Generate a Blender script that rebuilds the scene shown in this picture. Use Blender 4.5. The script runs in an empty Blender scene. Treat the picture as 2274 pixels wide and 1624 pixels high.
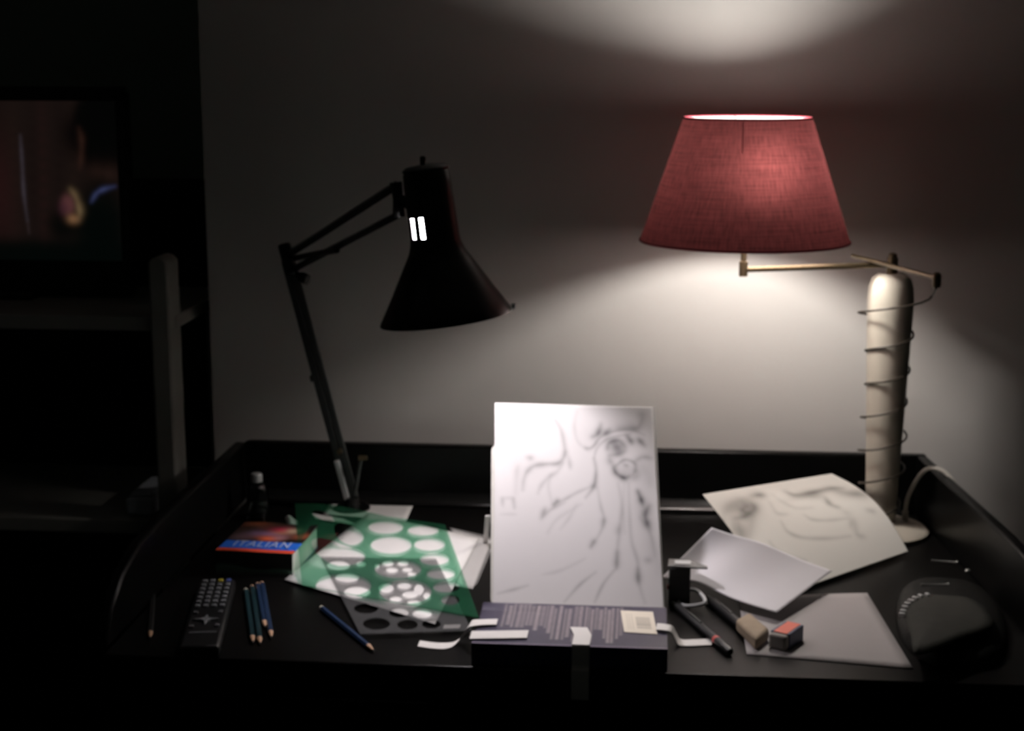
import bpy, bmesh, math, random
import numpy as np
from mathutils import Vector, Matrix
random.seed(7)
rng = np.random.default_rng(7)
sc = bpy.context.scene
COL = sc.collection

# ------------------------------------------------------------------ camera, world, exposure
FPX, PITCH, YAW, EYE = 3400.0, math.radians(11), math.radians(5), 1.47
cam = bpy.data.cameras.new('camera')
cam.sensor_width = 36.0
cam.lens = FPX / 2274 * 36.0
cam.clip_start = 0.05
cam_o = bpy.data.objects.new('camera', cam)
cam_o.location = (0, 0, EYE)
cam_o.rotation_euler = (math.pi / 2 - PITCH, 0, YAW)
COL.objects.link(cam_o)
sc.camera = cam_o
cam.dof.use_dof = True                # the whole photograph is slightly out of focus
cam.dof.focus_distance = 1.0
cam.dof.aperture_fstop = 15.0

w = bpy.data.worlds.new('world'); sc.world = w
w.use_nodes = True
w.node_tree.nodes['Background'].inputs[0].default_value = (0.9, 1.0, 0.92, 1)
w.node_tree.nodes['Background'].inputs[1].default_value = 0.006
sc.view_settings.view_transform = 'Standard'
sc.view_settings.look = 'None'
sc.view_settings.gamma = 1.0
sc.view_settings.use_curve_mapping = False
sc.view_settings.exposure = 0.0
try:
    sc.cycles.use_denoising = True
    sc.cycles.sample_clamp_indirect = 4.0
    sc.cycles.blur_glossy = 0.5
    sc.cycles.max_bounces = 6; sc.cycles.diffuse_bounces = 3; sc.cycles.glossy_bounces = 3
    sc.cycles.transmission_bounces = 4; sc.cycles.transparent_max_bounces = 10
    sc.cycles.adaptive_threshold = 0.02
except Exception:
    pass
RED_BULB, RED_BULB_COL = 240.0, (1.0, 0.965, 0.90)
DESK_BULB, DESK_BULB_COL = 375.0, (1.0, 0.93, 0.95)

# ------------------------------------------------------------------ measuring: sight lines of the camera met with real planes
_cy, _sy, _cp, _sp = math.cos(YAW), math.sin(YAW), math.cos(PITCH), math.sin(PITCH)
FW = np.array([-_sy * _cp, _cy * _cp, -_sp]); RT = np.array([_cy, _sy, 0.0]); UP = np.cross(RT, FW)
EYEP = np.array([0, 0, EYE])
def ray(x, y): return FW + RT * (x - 1137) / FPX - UP * (y - 812) / FPX
def atz(x, y, z):
    d = ray(x, y); return EYEP + d * (z - EYE) / d[2]
def aty(x, y, Y):
    d = ray(x, y); return EYEP + d * Y / d[1]
def atplane(x, y, p, n):
    d = ray(x, y); return EYEP + d * (np.dot(np.array(p) - EYEP, n) / np.dot(d, n))

# ------------------------------------------------------------------ materials
def lin(r, g, b):
    f = lambda c: (c / 255 / 12.92) if c / 255 <= 0.04045 else ((c / 255 + 0.055) / 1.055) ** 2.4
    return (f(r), f(g), f(b))
MATS = {}
def mat(name, col=(0.5, 0.5, 0.5), rough=0.5, metal=0.0, var=0.08, scale=30.0, bump=0.0, bscale=200.0, spec=0.5, coat=0.0):
    if name in MATS: return MATS[name]
    m = bpy.data.materials.new(name); m.use_nodes = True
    nt = m.node_tree; b = nt.nodes['Principled BSDF']
    tc = nt.nodes.new('ShaderNodeTexCoord')
    nz = nt.nodes.new('ShaderNodeTexNoise'); nz.inputs['Scale'].default_value = scale; nz.inputs['Detail'].default_value = 4
    nt.links.new(tc.outputs['Object'], nz.inputs['Vector'])
    mx = nt.nodes.new('ShaderNodeMix'); mx.data_type = 'RGBA'
    mx.inputs[6].default_value = (*[c * (1 - var) for c in col], 1)
    mx.inputs[7].default_value = (*[min(1, c * (1 + var)) for c in col], 1)
    nt.links.new(nz.outputs['Fac'], mx.inputs[0])
    nt.links.new(mx.outputs[2], b.inputs['Base Color'])
    b.inputs['Roughness'].default_value = rough; b.inputs['Metallic'].default_value = metal
    b.inputs['Specular IOR Level'].default_value = spec
    b.inputs['Coat Weight'].default_value = coat
    if bump > 0:
        n2 = nt.nodes.new('ShaderNodeTexNoise'); n2.inputs['Scale'].default_value = bscale; n2.inputs['Detail'].default_value = 5
        nt.links.new(tc.outputs['Object'], n2.inputs['Vector'])
        bp = nt.nodes.new('ShaderNodeBump'); bp.inputs['Strength'].default_value = bump; bp.inputs['Distance'].default_value = 0.002
        nt.links.new(n2.outputs['Fac'], bp.inputs['Height']); nt.links.new(bp.outputs['Normal'], b.inputs['Normal'])
    MATS[name] = m
    return m
def print_mat(name, rough=0.7, emit=False, spec=0.3):
    """flat print: colours stored on the sheet's own mesh"""
    if name in MATS: return MATS[name]
    m = bpy.data.materials.new(name); m.use_nodes = True
    nt = m.node_tree; b = nt.nodes['Principled BSDF']
    a = nt.nodes.new('ShaderNodeVertexColor'); a.layer_name = 'print'
    if emit:
        b.inputs['Base Color'].default_value = (0.004, 0.004, 0.004, 1)
        nt.links.new(a.outputs['Color'], b.inputs['Emission Color']); b.inputs['Emission Strength'].default_value = 1.0
    else:
        nt.links.new(a.outputs['Color'], b.inputs['Base Color'])
    b.inputs['Roughness'].default_value = rough; b.inputs['Specular IOR Level'].default_value = spec
    MATS[name] = m
    return m
def emit_mat(name, col, strength):
    m = bpy.data.materials.new(name); m.use_nodes = True
    nt = m.node_tree; nt.nodes.remove(nt.nodes['Principled BSDF'])
    e = nt.nodes.new('ShaderNodeEmission'); e.inputs[0].default_value = (*col, 1); e.inputs[1].default_value = strength
    nt.links.new(e.outputs[0], nt.nodes['Material Output'].inputs[0])
    return m
def clear_mat(name, col, op, rough=0.25, pas=(0.8, 0.8, 0.8)):
    """tinted plastic sheet: partly transparent, partly reflecting its own colour"""
    m = bpy.data.materials.new(name); m.use_nodes = True
    nt = m.node_tree; b = nt.nodes['Principled BSDF']
    nz = nt.nodes.new('ShaderNodeTexNoise'); nz.inputs['Scale'].default_value = 25
    mx = nt.nodes.new('ShaderNodeMix'); mx.data_type = 'RGBA'
    mx.inputs[6].default_value = (*[c * 0.94 for c in col], 1); mx.inputs[7].default_value = (*[min(1, c * 1.06) for c in col], 1)
    nt.links.new(nz.outputs['Fac'], mx.inputs[0]); nt.links.new(mx.outputs[2], b.inputs['Base Color'])
    b.inputs['Roughness'].default_value = rough
    t = nt.nodes.new('ShaderNodeBsdfTransparent'); t.inputs[0].default_value = (*pas, 1)
    s = nt.nodes.new('ShaderNodeMixShader'); s.inputs[0].default_value = op
    nt.links.new(t.outputs[0], s.inputs[1]); nt.links.new(b.outputs[0], s.inputs[2])
    nt.links.new(s.outputs[0], nt.nodes['Material Output'].inputs[0])
    return m

M_wall = mat('wall_paint', (0.60, 0.575, 0.555), 0.85, var=0.03, scale=3, bump=0.25, bscale=60, spec=0.2)
M_far = mat('far_wall_paint', (0.38, 0.45, 0.39), 0.9, var=0.04, scale=3, bump=0.2, bscale=60, spec=0.2)
M_ceil = mat('ceiling_paint', (0.2, 0.2, 0.19), 0.9, var=0.02)
M_floor = mat('dark_floor', (0.03, 0.028, 0.025), 0.6, var=0.3, scale=6)
M_desk = mat('black_stained_wood', (0.0035, 0.0033, 0.0032), 0.32, var=0.18, scale=9, bump=0.03, bscale=120, spec=0.08)
M_gal = mat('black_lacquered_wood', (0.003, 0.003, 0.003), 0.3, var=0.2, scale=9, bump=0.04, bscale=90, spec=0.09)
M_paper = mat('white_paper', (0.80, 0.775, 0.765), 0.8, var=0.02, scale=14, spec=0.2)
M_paperb = mat('cool_white_paper', (0.78, 0.75, 0.79), 0.8, var=0.02, scale=14, spec=0.2)
M_blackmetal = mat('black_enamel', (0.006, 0.006, 0.006), 0.33, var=0.1, spec=0.35)
M_darkmetal = mat('dark_grey_metal', (0.03, 0.033, 0.032), 0.45, 0.3, var=0.1)
M_steel = mat('brushed_steel', (0.60, 0.60, 0.61), 0.35, 0.4, var=0.08)
M_brass = mat('aged_brass', (0.13, 0.10, 0.06), 0.42, 0.85, var=0.2, scale=60)
M_cream = mat('cream_painted_wood', (0.50, 0.455, 0.385), 0.55, var=0.05, scale=12, bump=0.06)
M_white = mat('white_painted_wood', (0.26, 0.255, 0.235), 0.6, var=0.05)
M_reflect = mat('bright_aluminium_reflector', (0.86, 0.84, 0.83), 0.28, 0.85, var=0.02)
M_tape = mat('masking_tape', (0.72, 0.69, 0.67), 0.6, var=0.06, scale=60, bump=0.1)
M_darkwood = mat('dark_walnut', (0.008, 0.006, 0.005), 0.6, var=0.3, scale=10, spec=0.2)
M_plastic = mat('black_plastic', (0.008, 0.008, 0.009), 0.4, var=0.1, spec=0.35)
M_leather = mat('black_leather', (0.005, 0.005, 0.0045), 0.55, spec=0.12, var=0.2, scale=60, bump=0.4, bscale=300)
M_greyfab = mat('grey_lining', (0.034, 0.034, 0.030), 0.8, spec=0.1, var=0.15, scale=60, bump=0.3, bscale=300)
M_wood = mat('bare_pencil_wood', (0.55, 0.33, 0.21), 0.6, var=0.15, scale=90)
M_lead = mat('graphite', (0.03, 0.03, 0.03), 0.4)
M_cord = mat('white_cord', (0.55, 0.52, 0.47), 0.5, var=0.05)
M_wire = mat('dark_brown_cord', (0.035, 0.028, 0.02), 0.5, var=0.1)
M_eras = mat('grey_rubber', (0.33, 0.30, 0.28), 0.8, var=0.12, scale=80)
M_kneaded = mat('beige_rubber', (0.36, 0.28, 0.20), 0.8, var=0.15, scale=70)
M_orange = mat('orange_print', (0.80, 0.14, 0.08), 0.55, var=0.06)
M_navy = mat('navy_print', (0.02, 0.025, 0.075), 0.5, var=0.06)
M_pages = mat('page_block', (0.66, 0.64, 0.60), 0.8, var=0.12, scale=90)
M_print = print_mat('print')
M_gloss = print_mat('glossy_print', 0.42, spec=0.4)
M_screen = print_mat('screen_picture', 0.3, emit=True)
M_screen.cycles.emission_sampling = 'NONE'

# ------------------------------------------------------------------ geometry helpers
class G:
    def __init__(s): s.v = []; s.f = []
    def add(s, v, f):
        o = len(s.v); s.v += [tuple(map(float, p)) for p in v]; s.f += [tuple(i + o for i in q) for q in f]; return s
    def box(s, c, size, X=(1, 0, 0), Y=(0, 1, 0), Z=(0, 0, 1)):
        c, X, Y, Z = map(lambda a: np.array(a, float), (c, X, Y, Z)); hx, hy, hz = [q / 2 for q in size]
        v = [c + X * hx * a + Y * hy * b + Z * hz * d for d in (-1, 1) for a, b in ((-1, -1), (1, -1), (1, 1), (-1, 1))]
        return s.add(v, [(3, 2, 1, 0), (4, 5, 6, 7), (0, 1, 5, 4), (1, 2, 6, 5), (2, 3, 7, 6), (3, 0, 4, 7)])
    def prism(s, poly, vec):
        n = len(poly); vec = np.array(vec, float); p = [np.array(q, float) for q in poly]
        return s.add(p + [q + vec for q in p], [tuple(range(n - 1, -1, -1)), tuple(range(n, 2 * n))] + [(i, (i + 1) % n, (i + 1) % n + n, i + n) for i in range(n)])
    def tube(s, pts, r, n=12, closed=False):
        P = [np.array(p, float) for p in pts]; m = len(P); rs = r if hasattr(r, '__len__') else [r] * m
        T = []
        for i in range(m):
            a = P[(i - 1) % m] if closed else P[max(0, i - 1)]; b = P[(i + 1) % m] if closed else P[min(m - 1, i + 1)]
            t = b - a; T.append(t / (np.linalg.norm(t) + 1e-12))
        u = np.cross(T[0], (0, 0, 1)); u = u if np.linalg.norm(u) > 1e-3 else np.cross(T[0], (1, 0, 0)); u /= np.linalg.norm(u)
        v = []
        for i in range(m):
            u = u - T[i] * np.dot(u, T[i]); u /= np.linalg.norm(u); w_ = np.cross(T[i], u)
            for k in range(n):
                a = 2 * math.pi * k / n; v.append(P[i] + (u * math.cos(a) + w_ * math.sin(a)) * rs[i])
        f = []
        for i in range(m if closed else m - 1):
            j = (i + 1) % m
            for k in range(n): f.append((i * n + k, i * n + (k + 1) % n, j * n + (k + 1) % n, j * n + k))
        if not closed: f += [tuple(range(n - 1, -1, -1)), tuple(range((m - 1) * n, m * n))]
        return s.add(v, f)
    def lathe(s, prof, o, axis=(0, 0, 1), n=32, u=None, skip=None, cap=True):
        o = np.array(o, float); A = np.array(axis, float); A /= np.linalg.norm(A)
        if u is None:
            u = np.cross(A, (0, 1, 0)); u = u if np.linalg.norm(u) > 1e-3 else np.cross(A, (1, 0, 0))
        u = np.array(u, float); u -= A * np.dot(u, A); u /= np.linalg.norm(u); w_ = np.cross(A, u)
        v = [o + A * h + (u * math.cos(2 * math.pi * k / n) + w_ * math.sin(2 * math.pi * k / n)) * r for r, h in prof for k in range(n)]
        f = []
        for i in range(len(prof) - 1):
            for k in range(n):
                if skip and skip(i, k): continue
                f.append((i * n + k, i * n + (k + 1) % n, (i + 1) * n + (k + 1) % n, (i + 1) * n + k))
        if cap: f += [tuple(range(n - 1, -1, -1)), tuple(range((len(prof) - 1) * n, len(prof) * n))]
        return s.add(v, f)
ORI = {}
def make(name, g, m, parent=None, base=None, bevel=0, smooth=True, solid=0, recalc=True, angle=35, label=None):
    if parent is not None: o0 = ORI[parent.name]
    elif base is not None: o0 = np.array(base, float)
    else:
        a = np.array(g.v); o0 = np.array([(a[:, 0].min() + a[:, 0].max()) / 2, (a[:, 1].min() + a[:, 1].max()) / 2, a[:, 2].min()])
    me = bpy.data.meshes.new(name)
    me.from_pydata([tuple(np.array(p) - o0) for p in g.v], [], g.f)
    if recalc:
        bm = bmesh.new(); bm.from_mesh(me); bmesh.ops.recalc_face_normals(bm, faces=bm.faces); bm.to_mesh(me); bm.free()
    if smooth:
        me.polygons.foreach_set('use_smooth', [True] * len(me.polygons)); me.set_sharp_from_angle(angle=math.radians(angle))
    me.materials.append(m)
    ob = bpy.data.objects.new(name, me); COL.objects.link(ob)
    if parent is not None: ob.parent = parent
    else: ob.location = o0
    ORI[ob.name] = o0
    if bevel:
        b = ob.modifiers.new('bevel', 'BEVEL'); b.width = bevel; b.segments = 2; b.limit_method = 'ANGLE'
    if solid:
        b = ob.modifiers.new('thickness', 'SOLIDIFY'); b.thickness = solid; b.offset = -1
    if label: ob['label'] = label
    return ob
def tag(o, label, cat, group=None):
    o['label'] = label; o['category'] = cat
    if group: o['group'] = group
    return o
def thing(name, loc, label, cat, group=None):
    o = bpy.data.objects.new(name, None); o.empty_display_size = 0.03; o.location = tuple(map(float, loc)); COL.objects.link(o)
    ORI[o.name] = np.array(loc, float)
    return tag(o, label, cat, group)
def struct(o): o['kind'] = 'structure'; return o

def spline(pts, n=12, closed=False):
    P = [np.array(p, float) for p in pts]; m = len(P); out = []
    for i in range(m if closed else m - 1):
        g = (lambda k: P[k % m]) if closed else (lambda k: P[min(max(k, 0), m - 1)])
        a, b, c, d = g(i - 1), g(i), g(i + 1), g(i + 2)
        for k in range(n):
            t = k / n; out.append(0.5 * (2 * b + (c - a) * t + (2 * a - 5 * b + 4 * c - d) * t * t + (3 * b - a - 3 * c + d) * t ** 3))
    if not closed: out.append(P[-1])
    return out

class Raster:
    """a flat print, held as colours on a fine grid"""
    def __init__(s, nx, ny, base):
        s.nx, s.ny = nx, ny; s.c = np.ones((ny + 1, nx + 1, 3)) * np.array(base)
        s.U, s.V = np.meshgrid(np.linspace(0, 1, nx + 1), np.linspace(0, 1, ny + 1)); s.asp = 1.0
    def stroke(s, pts, width, dark, col=(0.03, 0.03, 0.035), soft=1.6):
        pp = np.array(spline(pts, 10)) if len(pts) > 2 else np.array(spline(pts, 14))
        a = np.zeros(s.U.shape); n = len(pp); ph = random.uniform(0, 6)
        for i, q in enumerate(pp):                      # pressure and width of the pencil vary along the line
            k = 0.35 + 0.65 * math.sin(math.pi * (i + 0.6) / (n + 0.2)) * (0.8 + 0.2 * math.sin(i * 0.45 + ph))
            d = np.hypot(s.U - q[0], (s.V - q[1]) * s.asp)
            a = np.maximum(a, k * np.exp(-(d / (width * (0.7 + 0.4 * k))) ** soft))
        a = a[..., None] * dark
        s.c = s.c * (1 - a) + np.array(col) * a
    def blob(s, c, rx, ry, a, col, p=2.0, hard=False):
        d = np.hypot((s.U - c[0]) / rx, (s.V - c[1]) / ry)
        k = (1 / (1 + np.exp((d - 1) * 14)) if hard else np.exp(-d ** p))[..., None] * a
        s.c = s.c * (1 - k) + np.array(col) * k
    def rect(s, u0, u1, v0, v1, col, a=1.0, e=0.004):
        f = lambda x: 1 / (1 + np.exp(-np.clip(x / e * 3, -40, 40)))
        k = (f(s.U - u0) * f(u1 - s.U) * f(s.V - v0) * f(v1 - s.V))[..., None] * a
        s.c = s.c * (1 - k) + np.array(col) * k
def sheet(name, fn, nx, ny, m, raster=None, parent=None, thick=0.0004, label=None):
    """a sheet whose surface is fn(u, v) -> point, with thickness and optional print"""
    g = G(); v = []
    for j in range(ny + 1):
        for i in range(nx + 1): v.append(fn(i / nx, j / ny))
    f = [(j * (nx + 1) + i, j * (nx + 1) + i + 1, (j + 1) * (nx + 1) + i + 1, (j + 1) * (nx + 1) + i) for j in range(ny) for i in range(nx)]
    n = np.cross(np.array(v[nx]) - np.array(v[0]), np.array(v[-1]) - np.array(v[0]))
    if n[2] < 0 or (abs(n[2]) < 1e-6 and n[1] > 0): f = [q[::-1] for q in f]
    g.add(v, f)
    ob = make(name, g, m, parent, solid=thick, recalc=False, smooth=True, angle=60, label=label)
    if raster is not None:
        at = ob.data.color_attributes.new('print', 'FLOAT_COLOR', 'POINT')
        c = np.ones((len(v), 4), np.float32); c[:, :3] = np.clip(raster.c.reshape(-1, 3), 0, 1)
        at.data.foreach_set('color', c.ravel())
    return ob
def bil(a, b, c, d, u, v):
    """a = (0,0), b = (1,0), c = (1,1), d = (0,1)"""
    a, b, c, d = map(lambda q: np.array(q, float), (a, b, c, d))
    return a * (1 - u) * (1 - v) + b * u * (1 - v) + c * u * v + d * (1 - u) * v
def to_uv(p, a, b, d):
    """flat coordinates of p on the sheet spanned by a->b (u) and a->d (v)"""
    a, b, d, p = map(lambda q: np.array(q, float), (a, b, d, p))
    A = np.stack([b - a, d - a], 1); s, *_ = np.linalg.lstsq(A, p - a, rcond=None); return s
def ribbon(g, pts, wdir, width, t=0.0005):
    P = [np.array(p, float) for p in pts]; ws = wdir if np.ndim(wdir) == 2 else [wdir] * len(P); v = []
    for i, p in enumerate(P):
        T = P[min(i + 1, len(P) - 1)] - P[max(i - 1, 0)]; W = np.array(ws[i], float); W /= np.linalg.norm(W)
        N = np.cross(T, W); N /= (np.linalg.norm(N) + 1e-9)
        for a, b in ((-1, 0), (1, 0), (1, 1), (-1, 1)): v.append(p + W * a * width / 2 + N * b * t)
    n = len(P); f = [(0, 1, 2, 3), tuple(4 * (n - 1) + k for k in (3, 2, 1, 0))]
    for i in range(n - 1):
        for k in range(4): f.append((4 * i + k, 4 * i + (k + 1) % 4, 4 * i + 4 + (k + 1) % 4, 4 * i + 4 + k))
    return g.add(v, f)

# ------------------------------------------------------------------ the room
DZ = 0.75                                   # desk height
WY = 2.54                                   # back wall behind the desk
WX = float(aty(458, 500, WY)[0])            # where that wall ends, left of the desk
FY = 3.55                                   # far wall of the alcove
LX, RX, BY, CZ = -2.6, 1.7, -1.2, 2.55
struct(make('wall_back', G().box(((WX + RX) / 2, WY + 0.06, CZ / 2), (RX - WX, 0.12, CZ)), M_wall))
struct(make('wall_alcove', G().box((WX + 0.05, (WY + 0.12 + FY) / 2, CZ / 2), (0.10, FY - WY - 0.12, CZ)), M_wall))
struct(make('wall_far', G().box(((LX + WX + 0.1) / 2, FY + 0.05, CZ / 2), (WX + 0.1 - LX, 0.1, CZ)), M_far))
struct(make('wall_left', G().box((LX - 0.05, (BY + FY) / 2, CZ / 2), (0.1, FY - BY + 0.2, CZ)), M_far))
struct(make('wall_right', G().box((RX + 0.05, (BY + WY) / 2, CZ / 2), (0.1, WY - BY + 0.24, CZ)), M_far))
struct(make('floor', G().box(((LX + RX) / 2, (BY + FY) / 2, -0.05), (RX - LX + 0.4, FY - BY + 0.4, 0.1)), M_floor))
struct(make('ceiling', G().box(((LX + RX) / 2, (BY + FY) / 2, CZ + 0.05), (RX - LX + 0.4, FY - BY + 0.4, 0.1)), M_ceil))

# ------------------------------------------------------------------ desk
XL, XRB, XRF, YF, YB = -0.668, 0.445, 0.515, 1.757, 2.467
d = thing('desk', ((XL + XRF) / 2, 2.1, 0), 'black wooden writing desk with a raised gallery around its back and sides', 'desk')
g = G().prism([(XL, YF, DZ - 0.028), (XRF + 0.01, YF, DZ - 0.028), (XRB + 0.012, YB + 0.02, DZ - 0.028), (XL, YB + 0.02, DZ - 0.028)], (0, 0, 0.028))
make('desktop', g, M_desk, d, bevel=0.003)
make('gallery_back', G().prism([(XL - 0.018, YB, DZ), (XRB + 0.018, YB, DZ), (XRB + 0.018, YB, DZ + 0.1), (XL + 0.0, YB, DZ + 0.1), (XL - 0.018, YB, DZ + 0.085)], (0, 0.02, 0)), M_gal, d, bevel=0.004)
make('cove_strip', G().prism([(XL + .02, YB, DZ), (XL + .02, YB - 0.026, DZ), (XL + .02, YB - 0.026, DZ + 0.006), (XL + .02, YB - 0.012, DZ + 0.017), (XL + .02, YB, DZ + 0.02)], (XRB - XL - .04, 0, 0)), mat('polished_black_moulding', (0.006, 0.006, 0.006), 0.22, spec=0.6), d, bevel=0.003)
for nm, x0, x1, hh in (('l', XL, XL, 0), ('r', XRB, XRF, 0)):
    prof = [(0.0, 0.0), (0.0, 0.10), (0.15, 0.10), (0.62, 0.10), (0.78, 0.094), (0.88, 0.075), (0.95, 0.045), (0.985, 0.012), (0.985, 0.0)]
    sx = -0.018 if nm == 'l' else 0.018
    g = G().prism([(x0 + (x1 - x0) * t, YB + (YF + 0.01 - YB) * t, DZ + z) for t, z in prof], (sx, 0, 0))
    make('gallery_side', g, M_gal, d, bevel=0.004)
make('front_apron', G().box(((XL + XRF) / 2, YF + 0.025, DZ - 0.028 - 0.07), (XRF - XL - 0.02, 0.02, 0.14)), M_gal, d, bevel=0.003)
make('back_apron', G().box(((XL + XRB) / 2, YB - 0.02, DZ - 0.098), (XRB - XL - 0.04, 0.02, 0.14)), M_gal, d)
for k, cx in enumerate((-0.36, 0.20)):
    dr = make('drawer', G().box((cx, YF + 0.01, DZ - 0.1), (0.5, 0.018, 0.105)), M_gal, d, bevel=0.004)
    make('knob', G().lathe([(0.004, 0), (0.005, 0.008), (0.012, 0.013), (0.013, 0.019), (0.008, 0.023)], (cx, YF + 0.001, DZ - 0.1), (0, -1, 0), 16), M_gal, dr)
for lx, ly in ((XL + 0.03, YF + 0.05), (XRF - 0.04, YF + 0.05), (XL + 0.03, YB - 0.035), (XRB - 0.03, YB - 0.035)):
    make('leg', G().prism([(lx - .022, ly - .022, DZ - .028), (lx + .022, ly - .022, DZ - .028), (lx + .022, ly + .022, DZ - .028), (lx - .022, ly + .022, DZ - .028)], (0, 0, -DZ + .028)), M_gal, d, bevel=0.003)

# ------------------------------------------------------------------ swing-arm lamp with red shade
BX, BYY = 0.376, 2.366
lamp = thing('table_lamp', (BX, BYY, DZ), 'swing arm table lamp with a burgundy cloth shade on a cream tapered column', 'lamp')
make('base', G().lathe([(0.074, 0), (0.075, 0.006), (0.070, 0.011), (0.045, 0.016), (0.024, 0.020)], (BX, BYY, DZ), n=48), M_cream, lamp)
CH = 0.412
prof = [(0.0225, 0.016), (0.0235, 0.04), (0.0265, 0.12), (0.030, 0.22), (0.0335, 0.32), (0.0350, CH - 0.045), (0.0335, CH - 0.022), (0.029, CH - 0.008), (0.020, CH - 0.001), (0.006, CH)]
colr = lambda h: float(np.interp(h, [p[1] for p in prof], [p[0] for p in prof]))
make('column', G().lathe(prof, (BX, BYY, DZ), n=40), M_cream, lamp)
AZ = DZ + CH + 0.013
make('pivot', G().lathe([(0.0085, -0.014), (0.0085, 0.010), (0.0065, 0.0115), (0.0065, 0.016), (0.003, 0.018)], (BX, BYY, AZ), n=20), M_brass, lamp)
SX, SY = 0.146, 2.29
make('swing_arm', G().tube([(SX, SY, AZ), (BX - 0.004, BYY, AZ)], 0.0045, 12), M_brass, lamp)
RR = atz(2080, 632, AZ); RL = atz(1893, 581, AZ)
RL = np.array([RL[0], min(RL[1], 2.412), AZ])
make('guide_rod', G().tube([RL + (0, 0, 0.009), RR + (0, 0, 0.009)], 0.0032, 10), M_brass, lamp)
make('elbow_cap', G().lathe([(0.005, -0.008), (0.006, -0.004), (0.006, 0.010), (0.003, 0.013)], RR + (0, 0, 0.004), n=14), M_brass, lamp)
make('shade_stem', G().lathe([(0.0065, -0.010), (0.0065, 0.012), (0.0045, 0.013), (0.0045, 0.05), (0.004, 0.075)], (SX, SY, AZ), n=16), M_brass, lamp)
# shade
ZB, ZT, RB, RTOP = 1.2185, 1.3985, 0.1546, 0.0936
m = bpy.data.materials.new('burgundy_cloth'); m.use_nodes = True
nt = m.node_tree; nt.nodes.remove(nt.nodes['Principled BSDF'])
tc = nt.nodes.new('ShaderNodeTexCoord'); mp = nt.nodes.new('ShaderNodeMapping'); nt.links.new(tc.outputs['UV'], mp.inputs[0])
mp.inputs['Scale'].default_value = (1, 1, 1)
def wv(direction, scale):
    n_ = nt.nodes.new('ShaderNodeTexNoise'); n_.inputs['Scale'].default_value = 1.0; n_.inputs['Detail'].default_value = 3
    q = nt.nodes.new('ShaderNodeMapping'); q.inputs['Scale'].default_value = direction; nt.links.new(mp.outputs[0], q.inputs[0]); nt.links.new(q.outputs[0], n_.inputs['Vector']); return n_
a_, b_ = wv((300, 9, 1), 1), wv((10, 110, 1), 1)
ad = nt.nodes.new('ShaderNodeMath'); ad.operation = 'ADD'; nt.links.new(a_.outputs['Fac'], ad.inputs[0]); nt.links.new(b_.outputs['Fac'], ad.inputs[1])
mr = nt.nodes.new('ShaderNodeMapRange'); mr.inputs[1].default_value = 0.6; mr.inputs[2].default_value = 1.4; mr.inputs[3].default_value = 0.5; mr.inputs[4].default_value = 1.5
nt.links.new(ad.outputs[0], mr.inputs[0])
def tint(col):
    v_ = nt.nodes.new('ShaderNodeVectorMath'); v_.operation = 'SCALE'; v_.inputs[0].default_value = col; nt.links.new(mr.outputs[0], v_.inputs['Scale']); return v_
df = nt.nodes.new('ShaderNodeBsdfDiffuse'); tr = nt.nodes.new('ShaderNodeBsdfTranslucent')
t1 = tint((0.22, 0.035, 0.042)); t2 = tint((0.0268, 0.0084, 0.0086)); t3 = tint((0.014, 0.0036, 0.0034))
nt.links.new(t1.outputs[0], df.inputs[0]); nt.links.new(t2.outputs[0], tr.inputs[0])
ms0 = nt.nodes.new('ShaderNodeAddShader'); nt.links.new(df.outputs[0], ms0.inputs[0]); nt.links.new(tr.outputs[0], ms0.inputs[1])
rf = nt.nodes.new('ShaderNodeBsdfRefraction'); rf.inputs['Roughness'].default_value = 1.0; rf.inputs['IOR'].default_value = 1.6   # light scattered forward by the weave
nt.links.new(t3.outputs[0], rf.inputs['Color'])
ms = nt.nodes.new('ShaderNodeAddShader'); nt.links.new(ms0.outputs[0], ms.inputs[0]); nt.links.new(rf.outputs[0], ms.inputs[1])
nt.links.new(ms.outputs[0], nt.nodes['Material Output'].inputs[0])
M_cloth = m
NSH = 96
H = ZT - ZB
sh = make('lamp_shade', G().lathe([(RB + (RTOP - RB) * t, ZB - AZ + H * t) for t in np.linspace(0, 1, 9)], (SX, SY, AZ), n=NSH, cap=False), M_cloth, lamp, recalc=True)
uvl = sh.data.uv_layers.new(name='UVMap')
for lp in sh.data.loops:
    p = sh.data.vertices[lp.vertex_index].co
    uvl.data[lp.index].uv = ((lp.vertex_index % NSH) / NSH * 0.9, (lp.vertex_index // NSH) / 8)
ml = bpy.data.materials.new('pale_pink_lining'); ml.use_nodes = True
_n = ml.node_tree; _n.nodes.remove(_n.nodes['Principled BSDF'])
_d = _n.nodes.new('ShaderNodeBsdfDiffuse'); _d.inputs[0].default_value = (0.84, 0.74, 0.73, 1)
_t = _n.nodes.new('ShaderNodeBsdfTransparent'); _z = _n.nodes.new('ShaderNodeTexNoise'); _z.inputs['Scale'].default_value = 300
_r = _n.nodes.new('ShaderNodeMapRange'); _r.inputs[3].default_value = 0.76; _r.inputs[4].default_value = 0.84; _n.links.new(_z.outputs['Fac'], _r.inputs[0])
_m = _n.nodes.new('ShaderNodeMixShader'); _n.links.new(_r.outputs[0], _m.inputs[0]); _n.links.new(_t.outputs[0], _m.inputs[1]); _n.links.new(_d.outputs[0], _m.inputs[2])
_n.links.new(_m.outputs[0], _n.nodes['Material Output'].inputs[0])
make('shade_lining', G().lathe([(RB - 0.0012 + (RTOP - RB) * t, ZB - AZ + 0.001 + (H - 0.002) * t) for t in np.linspace(0, 1, 5)], (SX, SY, AZ), n=NSH, cap=False), ml, sh)
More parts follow.
